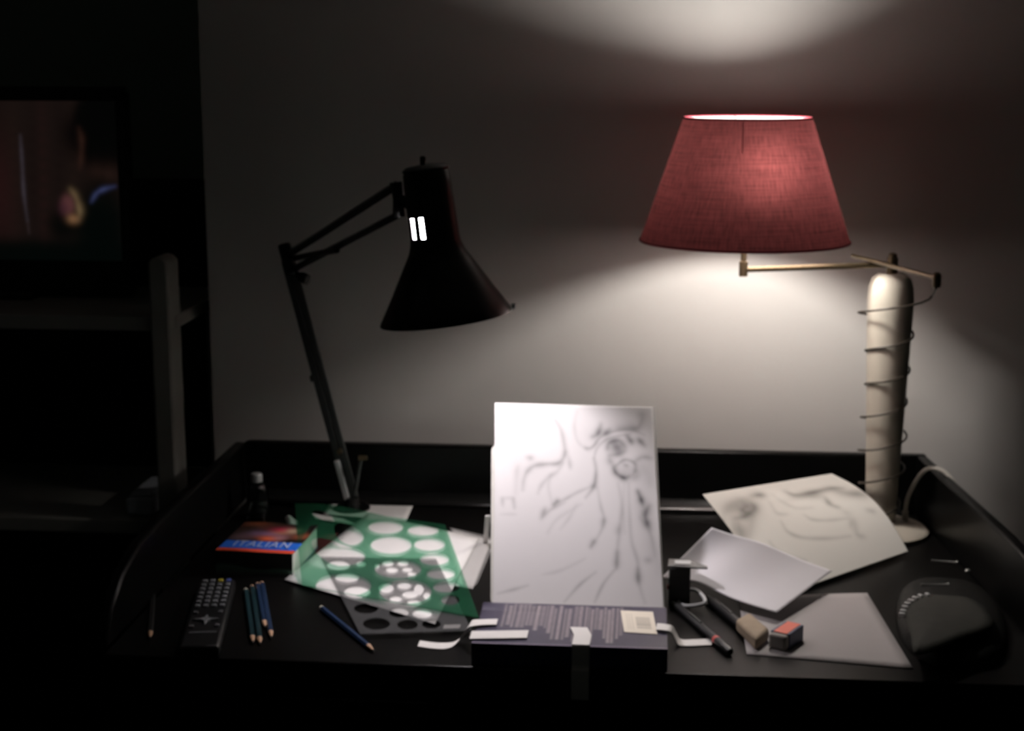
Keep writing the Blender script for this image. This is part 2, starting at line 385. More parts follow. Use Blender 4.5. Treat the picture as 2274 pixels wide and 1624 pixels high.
def ring(R, z, r): return G().tube([(SX + R * math.cos(a), SY + R * math.sin(a), z) for a in np.linspace(0, 2 * math.pi, 72, endpoint=False)], r, 8, closed=True)
M_trim = mat('burgundy_trim', (0.30, 0.035, 0.055), 0.7, var=0.1)
make('shade_rim', ring(RB, ZB, 0.0016), M_trim, sh)
make('shade_rim', ring(RTOP, ZT, 0.0016), M_trim, sh)
g = G()
for k in range(3):
    a = math.radians(98 + 120 * k); g.tube([(SX, SY, ZT - 0.022), (SX + 0.05 * math.cos(a), SY + 0.05 * math.sin(a), ZT - 0.018), (SX + RTOP * math.cos(a), SY + RTOP * math.sin(a), ZT - 0.001)], 0.0013, 6)
make('shade_spider', g, M_brass, sh)
make('spider_shadow', G().tube([(SX + (RB + 0.0002 + (RTOP - RB) * t) * math.cos(math.radians(-97)), SY + (RB + 0.0002 + (RTOP - RB) * t) * math.sin(math.radians(-97)), ZB + H * t) for t in (0.74, 0.86, 0.985)], 0.0006, 6), M_trim, sh)  # thin dark line modelled on the cloth as the shadow of the wire inside
# the bulb leans a little out of the middle of the shade, to the right and forwards
SO = np.array([SX + 0.006, SY - 0.005, AZ + 0.052]); BC = np.array([SX + 0.030, SY - 0.006, 1.318])
BA = BC - SO; BL_ = np.linalg.norm(BA); BA /= BL_
make('socket', G().lathe([(0.010, 0), (0.015, 0.004), (0.016, BL_ - 0.042), (0.0145, BL_ - 0.036)], SO, BA, n=20), M_blackmetal, lamp)
make('bulb', G().lathe([(0.012, -0.036), (0.014, -0.028), (0.021, -0.016), (0.027, -0.002), (0.028, 0.008), (0.025, 0.020), (0.017, 0.030), (0.006, 0.035)], BC, BA, n=20), emit_mat('warm_bulb_glow', RED_BULB_COL, RED_BULB), lamp)
# the dark wire wound round the column
pts = [RR + (0, 0, 0.002), atz(2079, 640, AZ - 0.004)]
turns = [(0.350, 0.062), (0.318, 0.041), (0.270, 0.040), (0.215, 0.043), (0.165, 0.048), (0.11, 0.034), (0.075, 0.030)]
hs = np.linspace(0, 6.2, 6 * 20)
hz = lambda t: float(np.interp(t, [0, 1, 2, 3, 4, 5, 6, 6.3], [0.380, 0.318, 0.262, 0.212, 0.156, 0.106, 0.050, 0.030]))
for t in hs:
    h = hz(t); ang = math.radians(-12) - 2 * math.pi * t       # front pass runs from the right to the left
    loose = 0.004 + (0.020 * max(0, 1 - t * 1.2)) + 0.004 * math.sin(t * 5.1 + 1.0) * math.cos(ang)
    if t > 3: loose += 0.004 * max(0, -math.cos(ang))
    r = colr(h) + max(0.0025, loose)
    pts.append(np.array([BX + r * math.cos(ang), BYY + r * math.sin(ang), DZ + h]))
make('wire', G().tube(pts, 0.0017, 8), M_wire, lamp)
# white mains cord rising from the base and over the gallery
c0 = np.array([BX + 0.040, BYY + 0.012, DZ + 0.012])
pts = spline([c0, (0.418, 2.372, DZ + 0.055), (0.434, 2.366, DZ + 0.094), (0.449, 2.358, DZ + 0.108), (0.470, 2.345, DZ + 0.103), (0.486, 2.335, DZ + 0.07), (0.492, 2.33, DZ - 0.05), (0.493, 2.34, DZ - 0.30), (0.50, 2.40, 0.02)], 10)
make('power_cord', G().tube(pts, 0.0036, 10), M_cord, lamp)
make('strain_relief', G().tube([c0 - (0, 0, 0.004), c0 + (0.0006, -0.0, 0.02)], 0.0052, 10), M_cord, lamp)

# ------------------------------------------------------------------ architect lamp
base = np.array([-0.478, 2.418, DZ])
al = thing('architect_lamp', base, 'black jointed architect lamp with a bell shaped metal shade and lit vent slots', 'lamp')
YH = 2.03
E = aty(640, 578, 2.39)                       # elbow
make('base_plate', G().lathe([(0.030, 0.0), (0.030, 0.004), (0.014, 0.007), (0.012, 0.02), (0.008, 0.022)], base, n=28), M_blackmetal, al)
Bp = base + (0, 0, 0.02)
Bt = aty(762, 1018, 2.412)
ax = (E - Bp); L = np.linalg.norm(ax); ax /= L
side = np.cross(ax, (0, 1, 0)); side /= np.linalg.norm(side)
br = make('bracket', G().box(Bp + ax * 0.035 + side * 0.0075, (0.010, 0.016, 0.070), side, np.cross(ax, side), ax), M_steel, al, bevel=0.002)
k0 = aty(787, 1100, 2.40); k1 = aty(802, 1018, 2.40)
make('clamp_screw', G().tube([k0, k1], 0.0035, 8), M_darkmetal, al)
make('wing_nut', G().tube([k1 + (-0.004, 0, 0), k1 + (0.010, 0, 0.001)], [0.005, 0.004], 8), M_brass, al)
make('bracket_screw', G().tube([Bp + ax * 0.085 + (0.003, -0.014, 0), Bp + ax * 0.085 + (0.003, 0.008, 0)], 0.0045, 8), M_brass, al)
w2 = np.cross(ax, side)
for sgn, wd in ((-1, 0.0105), (1, 0.0105)):
    make('lower_arm', G().box((Bp + E) / 2 + side * sgn * 0.0058, (wd, 0.009, L), side, w2, ax), M_darkmetal, al, bevel=0.001)
make('arm_clip', G().box(Bp + ax * (L * 0.52) + side * 0.011, (0.008, 0.012, 0.010), side, w2, ax), M_darkmetal, al, bevel=0.001)
make('elbow', G().box(E + ax * 0.002, (0.020, 0.015, 0.052), side, w2, ax), M_blackmetal, al, bevel=0.004)
kk = aty(676, 616, 2.385)
make('elbow_knob', G().tube([kk + (-0.014, 0.004, 0.003), kk + (-0.004, 0, 0), kk + (0.006, -0.004, -0.003)], [0.004, 0.009, 0.009], 12), M_blackmetal, al)
u0 = aty(640, 566, 2.388); u1 = aty(880, 412, YH + 0.01)
v0 = aty(652, 598, 2.388); v1 = aty(886, 476, YH + 0.01)
make('upper_arm', G().tube([u0, u1], 0.0065, 4), M_blackmetal, al, smooth=False)
make('upper_arm', G().tube([v0, v1], 0.0055, 4), M_blackmetal, al, smooth=False)
make('spring', G().tube([aty(655, 573, 2.385), aty(748, 556, 2.22)], 0.0048, 8), M_blackmetal, al)
hA = aty(879, 408, YH + 0.01); hB = aty(886, 478, YH + 0.01)
make('head_bracket', G().tube([hA + (0, 0, 0.002), hA * 0.5 + hB * 0.5 + (0.001, 0, 0), hB - (0, 0, 0.002)], [0.0085, 0.007, 0.0085], 10), M_blackmetal, al)
T0 = aty(945, 378, YH); T1 = aty(991, 706, YH)
A = T1 - T0; AL = np.linalg.norm(A); A /= AL
toCam = EYEP - T0; toCam -= A * np.dot(toCam, A); toCam /= np.linalg.norm(toCam)
NS = 96
prof = [(r, h * AL) for r, h in ((0.0285, 0), (0.0312, .02), (0.0320, .16), (0.0322, .18), (0.0326, .24), (0.0328, .30), (0.0333, .44), (0.0342, .485), (0.038, .545), (0.0457, .61), (0.057, .71), (0.069, .815), (0.081, .915), (0.0895, .985), (0.0902, 1.0))]
left = np.cross(toCam, A)                       # slots sit on the side turned away from the red lamp
sgn = 1 if np.dot(left, RT) < 0 else -1
def slot(i, k):
    a = math.degrees(2 * math.pi * k / NS) + 1.9
    a = (a + 180) % 360 - 180
    for c in (-82, -56, -28):
        hit = abs(a - c * (1 if sgnflag else -1)) < 6.3
        if hit and i == 5: return True
    return False
w_test = np.cross(A, toCam)                     # lathe turns from u towards A x u
sgnflag = np.dot(w_test, RT) > 0                # positive angles lie to the right -> slots at negative angles
shade = make('lamp_shade', G().lathe(prof, T0, A, NS, u=toCam, skip=slot, cap=False), M_blackmetal, al)
make('reflector', G().lathe([(r - 0.0012, h) for r, h in prof[1:]], T0, A, NS, u=toCam, skip=lambda i, k: slot(i + 1, k), cap=False), M_reflect, shade)
make('shade_cap', G().lathe([(0.031, 0.001), (0.0315, -0.002), (0.026, -0.006), (0.009, -0.008)], T0, A, 40), M_blackmetal, shade)
S0 = aty(938, 376, YH); S1 = aty(939, 350, YH)
make('switch', G().tube([S0 + (0.002, 0, -0.01), S0, S0 * 0.6 + S1 * 0.4, S1, S1 + (0, 0, 0.002)], [0.007, 0.0055, 0.0032, 0.0042, 0.0025], 12), M_blackmetal, shade)
make('rim_tab', G().box(aty(1141, 680, YH), (0.006, 0.008, 0.007)), M_steel, shade, bevel=0.001)
make('head_clamp', G().tube([hA * 0.5 + hB * 0.5, T0 + A * 0.045 - (RT * 0.026)], 0.008, 10), M_blackmetal, al)
make('socket', G().lathe([(0.012, 0.0), (0.016, 0.006), (0.016, 0.030), (0.013, 0.034)], T0, A, 24), M_plastic, al)
make('bulb', G().lathe([(0.011, 0.034), (0.013, 0.040), (0.018, 0.050), (0.0225, 0.064), (0.0235, 0.075), (0.021, 0.086), (0.014, 0.094), (0.004, 0.097)], T0, A, 20), emit_mat('neutral_bulb_glow', DESK_BULB_COL, DESK_BULB), al)

# ------------------------------------------------------------------ propped drawing and the boards behind it
pBL = atz(1094, 1350, DZ + 0.002); pBR = atz(1475, 1366, DZ + 0.002)
lean = math.radians(37)
uX = (pBR - pBL); PWD = np.linalg.norm(uX); uX /= PWD
back = np.array([0, 1, 0.0]); back -= uX * np.dot(back, uX); back /= np.linalg.norm(back)
upv = back * math.sin(lean) + np.array([0, 0, 1.0]) * math.cos(lean)
nrm = np.cross(uX, upv); nrm = nrm if nrm[1] < 0 else -nrm
# height so that the top edge meets its sight line
pTL, pTR = atplane(1101, 898, pBL, nrm), atplane(1448, 904, pBL, nrm)
upv = (pTL + pTR - pBL - pBR) / 2; PHT = float(np.linalg.norm(upv)); upv /= PHT
def crop7(x, y): return 1040 + x / 3.065, 870 + y / 3.065
def uvd(x, y):
    q = to_uv(atplane(*crop7(x, y), pBL, nrm), pTL, pTR, pBL); return (q[0], q[1])
R1 = Raster(190, 250, (0.80, 0.77, 0.78)); R1.asp = PHT / PWD
st = [
 ([(590,190),(630,260),(652,370),(650,430),(610,482),(530,490),(450,502),(400,540),(375,600),(368,665)], 12, .38),
 ([(640,480),(600,540),(540,580),(490,640),(470,690)], 10, .22), ([(680,440),(690,520)], 10, .22),
 ([(430,450),(400,445)], 14, .3), ([(340,500),(330,540),(320,690)], 14, .15), ([(265,390),(300,360)], 30, .08),
 ([(850,450),(862,520),(856,600),(840,650),(790,715)], 9, .36), ([(856,610),(842,645)], 13, .3),
 ([(790,380),(840,372),(880,322),(940,282),(1040,258),(1120,262),(1195,292)], 7, .28),
 ([(840,305),(880,280),(900,220)], 15, .5), ([(925,285),(960,255)], 15, .5), ([(1000,250),(1080,245),(1150,245),(1185,180)], 17, .36), ([(1160,160),(1190,150)], 20, .2),
 ([(850,450),(870,385),(930,325),(1000,302),(1100,285)], 7, .25), ([(880,340),(820,385),(790,370)], 10, .2),
 ([(940,390),(955,345),(1020,330),(1062,372)], 13, .5), ([(960,430),(1020,420),(1062,398)], 12, .35), ([(990,360),(1030,400)], 22, .42),
 ([(950,430),(960,470),(985,500)], 16, .28), ([(1076,298),(1110,345)], 15, .6), ([(1150,318),(1195,365)], 14, .5),
 ([(985,515),(1010,490),(1060,460),(1120,480),(1130,525),(1110,560)], 9, .35), ([(980,510),(1000,552),(1050,582),(1085,572)], 13, .85), ([(1055,495),(1075,500)], 9, .3),
 ([(1130,465),(1180,442),(1240,448)], 12, .3), ([(1120,520),(1140,560),(1110,590)], 18, .25),
 ([(1140,668),(1160,720),(1172,765)], 13, .8), ([(1215,770),(1188,830),(1200,890),(1218,925)], 16, .6),
 ([(605,735),(572,768)], 12, .45), ([(575,765),(660,722),(730,682),(830,640)], 8, .25),
 ([(490,860),(520,790)], 12, .33), ([(500,850),(560,795),(650,750)], 8, .22),
 ([(870,650),(892,780),(912,870),(880,960),(820,1050)], 8, .22), ([(845,1005),(818,1050)], 12, .35), ([(910,860),(900,900)], 12, .25),
 ([(1010,620),(1032,760),(1020,900),(1000,1040),(990,1190)], 9, .2), ([(1015,900),(1000,960)], 14, .2), ([(996,1080),(988,1190)], 13, .42),
 ([(1080,620),(1082,800),(1092,1000),(1130,1150),(1136,1290),(1172,1425)], 9, .22), ([(1130,1195),(1132,1290)], 13, .42),
 ([(1150,850),(1220,960),(1245,1110)], 9, .18), ([(1050,620),(1040,800),(1050,960)], 8, .12), ([(1180,1140),(1220,1135)], 14, .2), ([(1200,940),(1245,1080),(1280,1240)], 30, .12),
 ([(980,1200),(900,1300),(840,1425)], 7, .28), ([(850,1220),(740,1310),(640,1425)], 7, .28), ([(200,1372),(300,1345),(400,1315)], 7, .25),
 ([(500,1240),(620,1210),(780,1130)], 8, .14), ([(620,930),(680,850),(730,760)], 9, .12), ([(530,960),(600,860),(760,760)], 9, .12),
 ([(230,720),(232,775)], 9, .22), ([(302,720),(312,792)], 9, .25), ([(220,832),(322,832)], 8, .12), ([(225,722),(310,722)], 8, .12),
 ([(560,740),(540,640),(560,560)], 9, .12), ([(740,130),(720,230),(740,330),(800,390)], 9, .12), ([(1150,480),(1210,560),(1230,640)], 26, .12)]
for c_, a_, b_, k_ in (((430, 520), .10, .05, .10), ((300, 420), .12, .07, .07), ((900, 300), .10, .05, .12), ((1010, 380), .055, .04, .38), ((1060, 540), .06, .04, .25), ((1200, 560), .06, .09, .12), ((1180, 800), .05, .08, .18), ((1080, 230), .12, .03, .14)): R1.blob(uvd(*c_), a_, b_, k_, (0.05, 0.05, 0.055))
for p, wd, dk in st: R1.stroke([uvd(*q) for q in p], wd * 1.6 / 1150, min(0.95, dk * 1.45))
def drawing(u, v):
    return bil(pTL, pTR, pBR, pBL, u, v) - nrm * 0.0015 + nrm * 0.0012 * math.sin(u * 9) * (1 - v) * 0.6
sheet('propped_drawing', drawing, 190, 250, M_print, R1, thick=0.0005)
tag(bpy.data.objects['propped_drawing'], 'white sheet with a pencil sketch of flowing hair propped upright behind the taped book', 'drawing')
# boards behind it, on the same slope
def slab(name, off, du0, du1, dv0, dv1, t, m, label, cat, r=0.0):
    g = G(); a = pBL + uX * PWD
    cs = [(du0, dv0), (PWD + du1, dv0), (PWD + du1, PHT + dv1), (du0, PHT + dv1)]
    P = []
    for i, (x, y) in enumerate(cs):
        if r:
            sx = 1 if i in (0, 3) else -1; sy = 1 if i in (0, 1) else -1
            st_ = [180, 270, 0, 90][i]
            for k in range(6):
                an = math.radians(st_ + 18 * k); P.append((x + sx * r + r * math.cos(an), y + sy * r + r * math.sin(an)))
        else: P.append((x, y))
    g.prism([pBL + uX * x + upv * y - nrm * off for x, y in P], -nrm * t)
    return tag(make(name, g, m, bevel=0.0), label, cat)
slab('paper_pad', 0.0045, 0.0015, 0.001, 0.004, 0.0035, 0.0040, M_paper, 'thin pad of loose white sheets right behind the propped drawing, edges showing on top', 'paper pad')
slab('drawing_board', 0.0110, -0.004, -0.006, 0.004, -0.058, 0.0040, M_pages, 'rounded pale board leaning behind the propped drawing, its left edge peeking out', 'board', r=0.012)
es = thing('table_easel', pBL + back * 0.2, 'small dark wooden table easel holding up the propped drawing', 'easel')
def P3(x, y, off): return pBL + uX * x + upv * y - nrm * off
for x in (0.05, PWD - 0.05):
    make('rail', G().tube([P3(x, 0.012, 0.021), P3(x, 0.24, 0.021)], 0.005, 8), M_darkwood, es)
make('cross_bar', G().tube([P3(0.04, 0.20, 0.030), P3(PWD - 0.04, 0.20, 0.030)], 0.005, 8), M_darkwood, es)
q = P3(PWD / 2, 0.20, 0.034)
make('strut', G().tube([q, np.array([q[0], q[1] + 0.10, DZ + 0.004])], 0.005, 8), M_darkwood, es)
for x in (0.05, PWD - 0.05):
    q = P3(x, 0.012, 0.021); make('foot', G().tube([q, np.array([q[0], q[1], DZ])], 0.005, 8), M_darkwood, es)
# thin white ruler standing left of the drawing
q0, q1 = atz(1078, 1205, DZ + 0.002), aty(1083, 1146, 2.20)
tag(make('white_ruler', G().box((q0 + q1) / 2, (0.007, 0.002, np.linalg.norm(q1 - q0)), RT, np.cross((q1 - q0) / np.linalg.norm(q1 - q0), RT), (q1 - q0) / np.linalg.norm(q1 - q0)), M_paper), 'short white strip leaning upright just left of the propped drawing', 'strip')

# ------------------------------------------------------------------ the taped book in front
BT = 0.0275
f0 = np.array([-0.2045, 1.766, DZ]); f1 = np.array([0.0350, 1.766, DZ]); bdep = 0.147
bk = thing('thick_book', (f0 + f1) / 2 + (0, bdep / 2, 0), 'thick navy paperback lying face down with a barcode label, taped to the desk edge', 'book')
W = f1[0] - f0[0]
make('page_block', G().box((f0[0] + W / 2, f0[1] + bdep / 2 + 0.002, DZ + BT / 2), (W - 0.006, bdep - 0.004, BT - 0.003)), M_pages, bk)
make('spine', G().box((f0[0] + W / 2, f0[1] + 0.0008, DZ + BT / 2), (W, 0.0016, BT)), M_navy, bk, bevel=0.0006)
make('cover', G().box((f0[0] + W / 2, f0[1] + bdep / 2, DZ + 0.0006), (W, bdep, 0.0012)), M_navy, bk)
R2 = Raster(240, 130, lin(40, 35, 58)); R2.asp = bdep / W
u = 0.125
while u < 0.78:
    wd_ = random.choice([0.010, 0.012, 0.016, 0.020]); v0 = random.choice([0.03, 0.03, 0.05, 0.1]); v1 = random.choice([0.80, 0.90, 0.72, 0.60, 0.86])
    if u < 0.36: v1 = random.choice([0.55, 0.66, 0.60])
    R2.rect(u, u + wd_, v0, v1, lin(150, 140, 142), random.choice([0.45, 0.6, 0.75]), e=0.006)
    u += wd_ + random.choice([0.006, 0.008, 0.014])
nz_ = rng.random((14, 241)).repeat(10, 0)[:131]
R2.c *= (0.86 + 0.28 * nz_)[..., None]
R2.rect(0.0, 1.0, 0.965, 1.0, lin(120, 105, 130), 0.5)
sheet('printed_back_cover', lambda u, v: (f0[0] + W * u, f0[1] + bdep * (1 - v), DZ + BT + 0.0004 + (0.0022 * math.sin(math.pi * max(0, 1 - v * 5)) if u < 0.3 else 0)), 240, 130, M_gloss, R2, bk, thick=0.0008)
R3 = Raster(120, 80, lin(225, 215, 200))
for k in range(34):
    v = 0.28 + 0.52 * k / 34 + random.uniform(-.003, .003)
    R3.rect(0.42, 0.86, v, v + random.choice([.006, .010, .014]), lin(70, 65, 65), 0.55, e=0.004)
for u in (0.15, 0.22, 0.30): R3.rect(u, u + 0.02, 0.12, 0.85, lin(120, 112, 105), 0.35, e=0.01)
la = atz(1378, 1358, DZ + BT); lb = atz(1450, 1361, DZ + BT); lc = atz(1460, 1411, DZ + BT); ld = atz(1386, 1406, DZ + BT)
sheet('barcode_label', lambda u, v: bil(la, lb, lc, ld, u, v) + (0, 0, 0.0012), 120, 80, M_print, R3, bk, thick=0.0003)

def tape(name, pts, wd, width, label, n=8):
    return tag(make(name, ribbon(G(), spline(pts, n), wd, width), M_tape), label, 'tape', 'masking tape strips on the book')
zt = DZ + BT + 0.0022
# centre strip folded over the front edge and down the desk front
yb = f0[1] - 0.0012
cpts = [atz(1285, 1394, zt), (-0.0695, 1.80, zt), (-0.0705, yb + 0.002, zt), (-0.0705, yb, zt - 0.003), (-0.0705, yb - 0.0004, DZ + 0.012), (-0.0705, yb - 0.0008, DZ + 0.004), (-0.0705, yb - 0.003, DZ + 0.0016), (-0.0705, YF - 0.001, DZ + 0.0012), (-0.0705, YF - 0.0026, DZ - 0.002), (-0.0705, YF - 0.0026, DZ - 0.036)]
tag(make('tape_strip', ribbon(G(), cpts, (1, 0, 0), 0.0215), M_tape), 'masking tape strip folded over the middle of the book and down the desk front', 'tape', 'masking tape strips on the book')
tag(make('tape_strip', ribbon(G(), [atz(1045, 1411, zt), atz(1110, 1410, zt + .0004), atz(1172, 1409, zt)], (0, 1, 0), 0.026), M_tape), 'wide flat masking tape strip along the left front edge of the book', 'tape', 'masking tape strips on the book')
p = [atz(1104, 1381, zt + .001), atz(1070, 1382, zt + .002), atz(1044, 1386, zt + .003), atz(1036, 1402, DZ + 0.019), atz(1022, 1420, DZ + 0.006), atz(1000, 1433, DZ + 0.002), atz(966, 1434, DZ + 0.0012), atz(930, 1429, DZ + 0.001)]
wds = [(0, 1, 0), (0, 1, 0), (0.1, 1, 0.1), (0.5, .8, .3), (.5, .8, .35), (.25, 1, 0.05), (0, 1, 0), (0, 1, 0)]
sp = spline(p, 6); wsp = [np.array([np.interp(i / 6, range(8), [q[k] for q in wds]) for k in range(3)]) for i in range(len(sp))]
tag(make('tape_strip', ribbon(G(), sp, wsp, 0.020), M_tape), 'twisted masking tape strip running from the book\'s left side onto the desk', 'tape', 'masking tape strips on the book')
p = [atz(1458, 1392, zt + .001), atz(1478, 1394, zt + .002), atz(1492, 1398, zt - 0.002), atz(1500, 1412, DZ + 0.012), atz(1510, 1427, DZ + 0.002), atz(1540, 1428, DZ + 0.0012), atz(1581, 1426, DZ + 0.001)]
tag(make('tape_strip', ribbon(G(), spline(p, 6), (0.08, 1, 0), 0.022), M_tape), 'masking tape strip running from the book\'s right side down to the desk', 'tape', 'masking tape strips on the book')
tag(make('tape_scrap', ribbon(G(), [atz(985, 1393, DZ + 0.0042), atz(1022, 1392, DZ + 0.0042)], (0, 1, 0), 0.014), M_tape), 'tiny scrap of pale tape on the grey template near the book', 'tape')

# ------------------------------------------------------------------ left: templates and papers
# white sheets under the templates
def quad_sheet(name, cs, zs, label, cat, m=M_paper, bump=None, nx=14, ny=14, raster=None, group=None, thick=0.0004):
    a, b, c, dd = [atz(x, y, z) for (x, y), z in zip(cs, zs)]
    fn = lambda u, v: bil(a, b, c, dd, u, v) + (np.array([0, 0, bump(u, v)]) if bump else 0)
    return tag(sheet(name, fn, nx, ny, m, raster, thick=thick), label, cat, group)
Z = DZ
quad_sheet('loose_sheet', [(748, 1094), (924, 1108), (902, 1160), (716, 1142)], [Z + .0009] * 4, 'plain white sheet lying under the base of the black architect lamp', 'paper', bump=lambda u, v: 0.002 * u * v)
quad_sheet('loose_sheet', [(1005, 1176), (1092, 1200), (1050, 1308), (1005, 1300)], [Z + .0012] * 4, 'pale sheet sticking out right of the green template under the clear set square', 'paper')
quad_sheet('loose_sheet', [(815, 1142), (1062, 1196), (966, 1386), (632, 1287)], [Z + .0040] * 4, 'large white sheet lying under the green and grey stencil templates', 'paper', bump=lambda u, v: 0.0016 * math.sin(3 * u + 2 * v) ** 2 * (1 - v))
quad_sheet('loose_sheet', [(690, 1140), (760, 1152), (800, 1168), (700, 1152)], [Z + .0016] * 4, 'narrow white sheet edge beneath the far left corner of the green template', 'paper')
# set square with a triangular cut-out, pale plastic
def plate(name, outer, holes, z, t, m, label, cat):
    """plate with real cut-outs: 2D triangulation by bmesh, then thickness"""
    bm = bmesh.new(); edges = []
    for poly in [outer] + holes:
        vs = [bm.verts.new((float(p[0]), float(p[1]), 0)) for p in poly]
        edges += [bm.edges.new((vs[i], vs[(i + 1) % len(vs)])) for i in range(len(vs))]
    bmesh.ops.triangle_fill(bm, use_beauty=True, use_dissolve=False, edges=edges, normal=(0, 0, 1))
    # drop the triangles that fill a hole
    def inside(p, poly):
        c = False; n = len(poly)
        for i in range(n):
            a, b = poly[i], poly[i - 1]
            if (a[1] > p[1]) != (b[1] > p[1]) and p[0] < (b[0] - a[0]) * (p[1] - a[1]) / (b[1] - a[1]) + a[0]: c = not c
        return c
    kill = [f for f in bm.faces if any(inside(f.calc_center_median(), h) for h in holes) or not inside(f.calc_center_median(), outer)]
    bmesh.ops.delete(bm, geom=kill, context='FACES_ONLY')
    for f in bm.faces:
        f.normal_update()
        if f.normal.z < 0: f.normal_flip()
    bm.verts.index_update()
    g = G(); g.add([(v.co.x, v.co.y, z(v.co.x, v.co.y) if callable(z) else z) for v in bm.verts], [tuple(v.index for v in f.verts) for f in bm.faces]); bm.free()
    ob = make(name, g, m, recalc=False, smooth=False, solid=t)
    return tag(ob, label, cat)
def ell_px(cx, cy, rx, ry, z, n=28):
    """a round hole whose middle and size on the sheet come from the photograph"""
    c = atz(cx, cy, z); a = atz(cx + rx, cy, z) - c; b = atz(cx, cy - ry, z) - c
    a, b = a[:2], b[:2]
    return [c[:2] + a * math.cos(2 * math.pi * k / n) + b * math.sin(2 * math.pi * k / n) for k in range(n)]
M_green = clear_mat('green_template_plastic', (0.05, 0.30, 0.15), 0.10, 0.45, (0.68, 0.84, 0.765))
M_smoke = clear_mat('smoke_grey_plastic', (0.17, 0.17, 0.175), 0.20, 0.5, (0.82, 0.82, 0.82))
M_haze = clear_mat('frosted_plastic', (0.62, 0.60, 0.58), 0.20, 0.4, (0.93, 0.93, 0.93))
zg = Z + 0.0098
sst = lambda t: (lambda q: q * q * (3 - 2 * q))(min(1, max(0, t)))
def zgf(x, y): return zg + 0.030 * sst((-0.43 - x) / 0.09) * sst((y - 2.02) / 0.06)     # its far left corner rests on the dictionary
out = [atz(655, 1121, zg + .028)[:2], atz(700, 1126, zg + .024)[:2], atz(760, 1134, zg + .010)[:2], atz(860, 1147, zg)[:2], atz(988, 1165, zg)[:2], atz(1064, 1372, zg)[:2], atz(671, 1300, zg)[:2], atz(662, 1210, zg + .026)[:2]]
gh = [(718, 1148, 25, 8, .022), (775, 1181, 33, 19, .008), (857, 1170, 39, 15, 0), (940, 1177, 35, 12, 0), (869, 1209, 46, 20, 0), (954, 1208, 35, 15, 0), (965, 1241, 33, 14, 0), (979, 1273, 32, 13, 0), (991, 1303, 30, 12.5, 0), (1000, 1332, 21, 11, 0), (752, 1229, 60, 22, .004), (884, 1263, 52, 20.5, 0), (763, 1299, 62, 25, 0), (901, 1313, 58, 27, 0)]
plate('green_template', out, [ell_px(q[0], q[1], q[2], q[3], zg + q[4]) for q in gh], zgf, 0.0012, M_green, 'green translucent circle template with many round holes lying on white paper', 'template')
zs_ = Z + 0.0072
out = [atz(*p, zs_)[:2] for p in ((712, 1236), (968, 1240), (1048, 1400), (800, 1408))]
sh_ = [(752, 1255, 26, 11), (802, 1252, 11, 7), (838, 1256, 6, 6), (862, 1250, 13, 7), (895, 1250, 13, 6.5), (871, 1265, 14, 7), (905, 1264, 12, 6), (915, 1274, 10, 5), (771, 1282, 27, 11), (794, 1314, 30, 14), (858, 1305, 17, 11.5), (898, 1300, 16, 8.5), (930, 1308, 11, 13), (911, 1319, 18, 9), (880, 1329, 15, 7), (920, 1337, 16, 6.5), (948, 1322, 8, 9), (813, 1351, 27, 11), (886, 1360, 22, 11), (938, 1362, 22, 11), (836, 1385, 30, 13), (905, 1387, 23, 11), (958, 1386, 21, 10)]
plate('grey_template', out, [ell_px(*q, zs_) for q in sh_], zs_, 0.0012, M_smoke, 'smoke grey circle template poking out below the green template', 'template')
zq = Z + 0.0030
tri = lambda pts: [atz(*p, zq)[:2] for p in pts]
plate('set_square', tri([(1000, 1172), (1088, 1192), (1098, 1205), (1060, 1296), (1048, 1306), (1030, 1300)]), [tri([(1006, 1212), (1044, 1209), (1024, 1236)])], zq, 0.0010, M_haze, 'frosted clear set square with a triangular hole beside the green template', 'set square')
# small white slip
quad_sheet('paper_slip', [(632, 1150), (660, 1150), (662, 1168), (640, 1170)], [Z + .014, Z + .016, Z + .004, Z + .003], 'tiny crumpled white paper slip behind the dictionary', 'paper', bump=lambda u, v: 0.004 * math.sin(5 * u))
quad_sheet('red_card', [(690, 1195), (752, 1182), (728, 1226), (690, 1232)], [Z + .0006] * 4, 'dark red card showing through the template gap', 'card', m=mat('dark_red_card', (0.06, 0.006, 0.008), 0.6))

# dictionary
dT = Z + 0.036
A0, A1, A2 = atz(478, 1222, dT), atz(640, 1238, dT), atz(533, 1152, dT)
ux = A1 - A0; dw = np.linalg.norm(ux); ux = np.array([math.cos(math.radians(-3)), math.sin(math.radians(-3)), 0])
uy = np.cross((0, 0, 1), ux); dd_ = 0.140
db = thing('dictionary', A0 + ux * dw / 2 + uy * dd_ / 2 - (0, 0, 0.036), 'small fat paperback with a collage cover and a blue title band reading ITALIAN', 'book')
Dp = lambda x, y, z: A0 + ux * x + uy * y + np.array([0, 0, z - 0.036])
make('page_block', G().box(Dp(dw / 2 + 0.001, dd_ / 2 + .001, 0.018), (dw - 0.006, dd_ - 0.006, 0.032), ux, uy), M_pages, db)
make('cover', G().box(Dp(dw / 2, dd_ / 2, 0.001), (dw, dd_, 0.002), ux, uy), M_navy, db)
R4 = Raster(110, 130, lin(16, 14, 12))
R4.asp = dd_ / dw
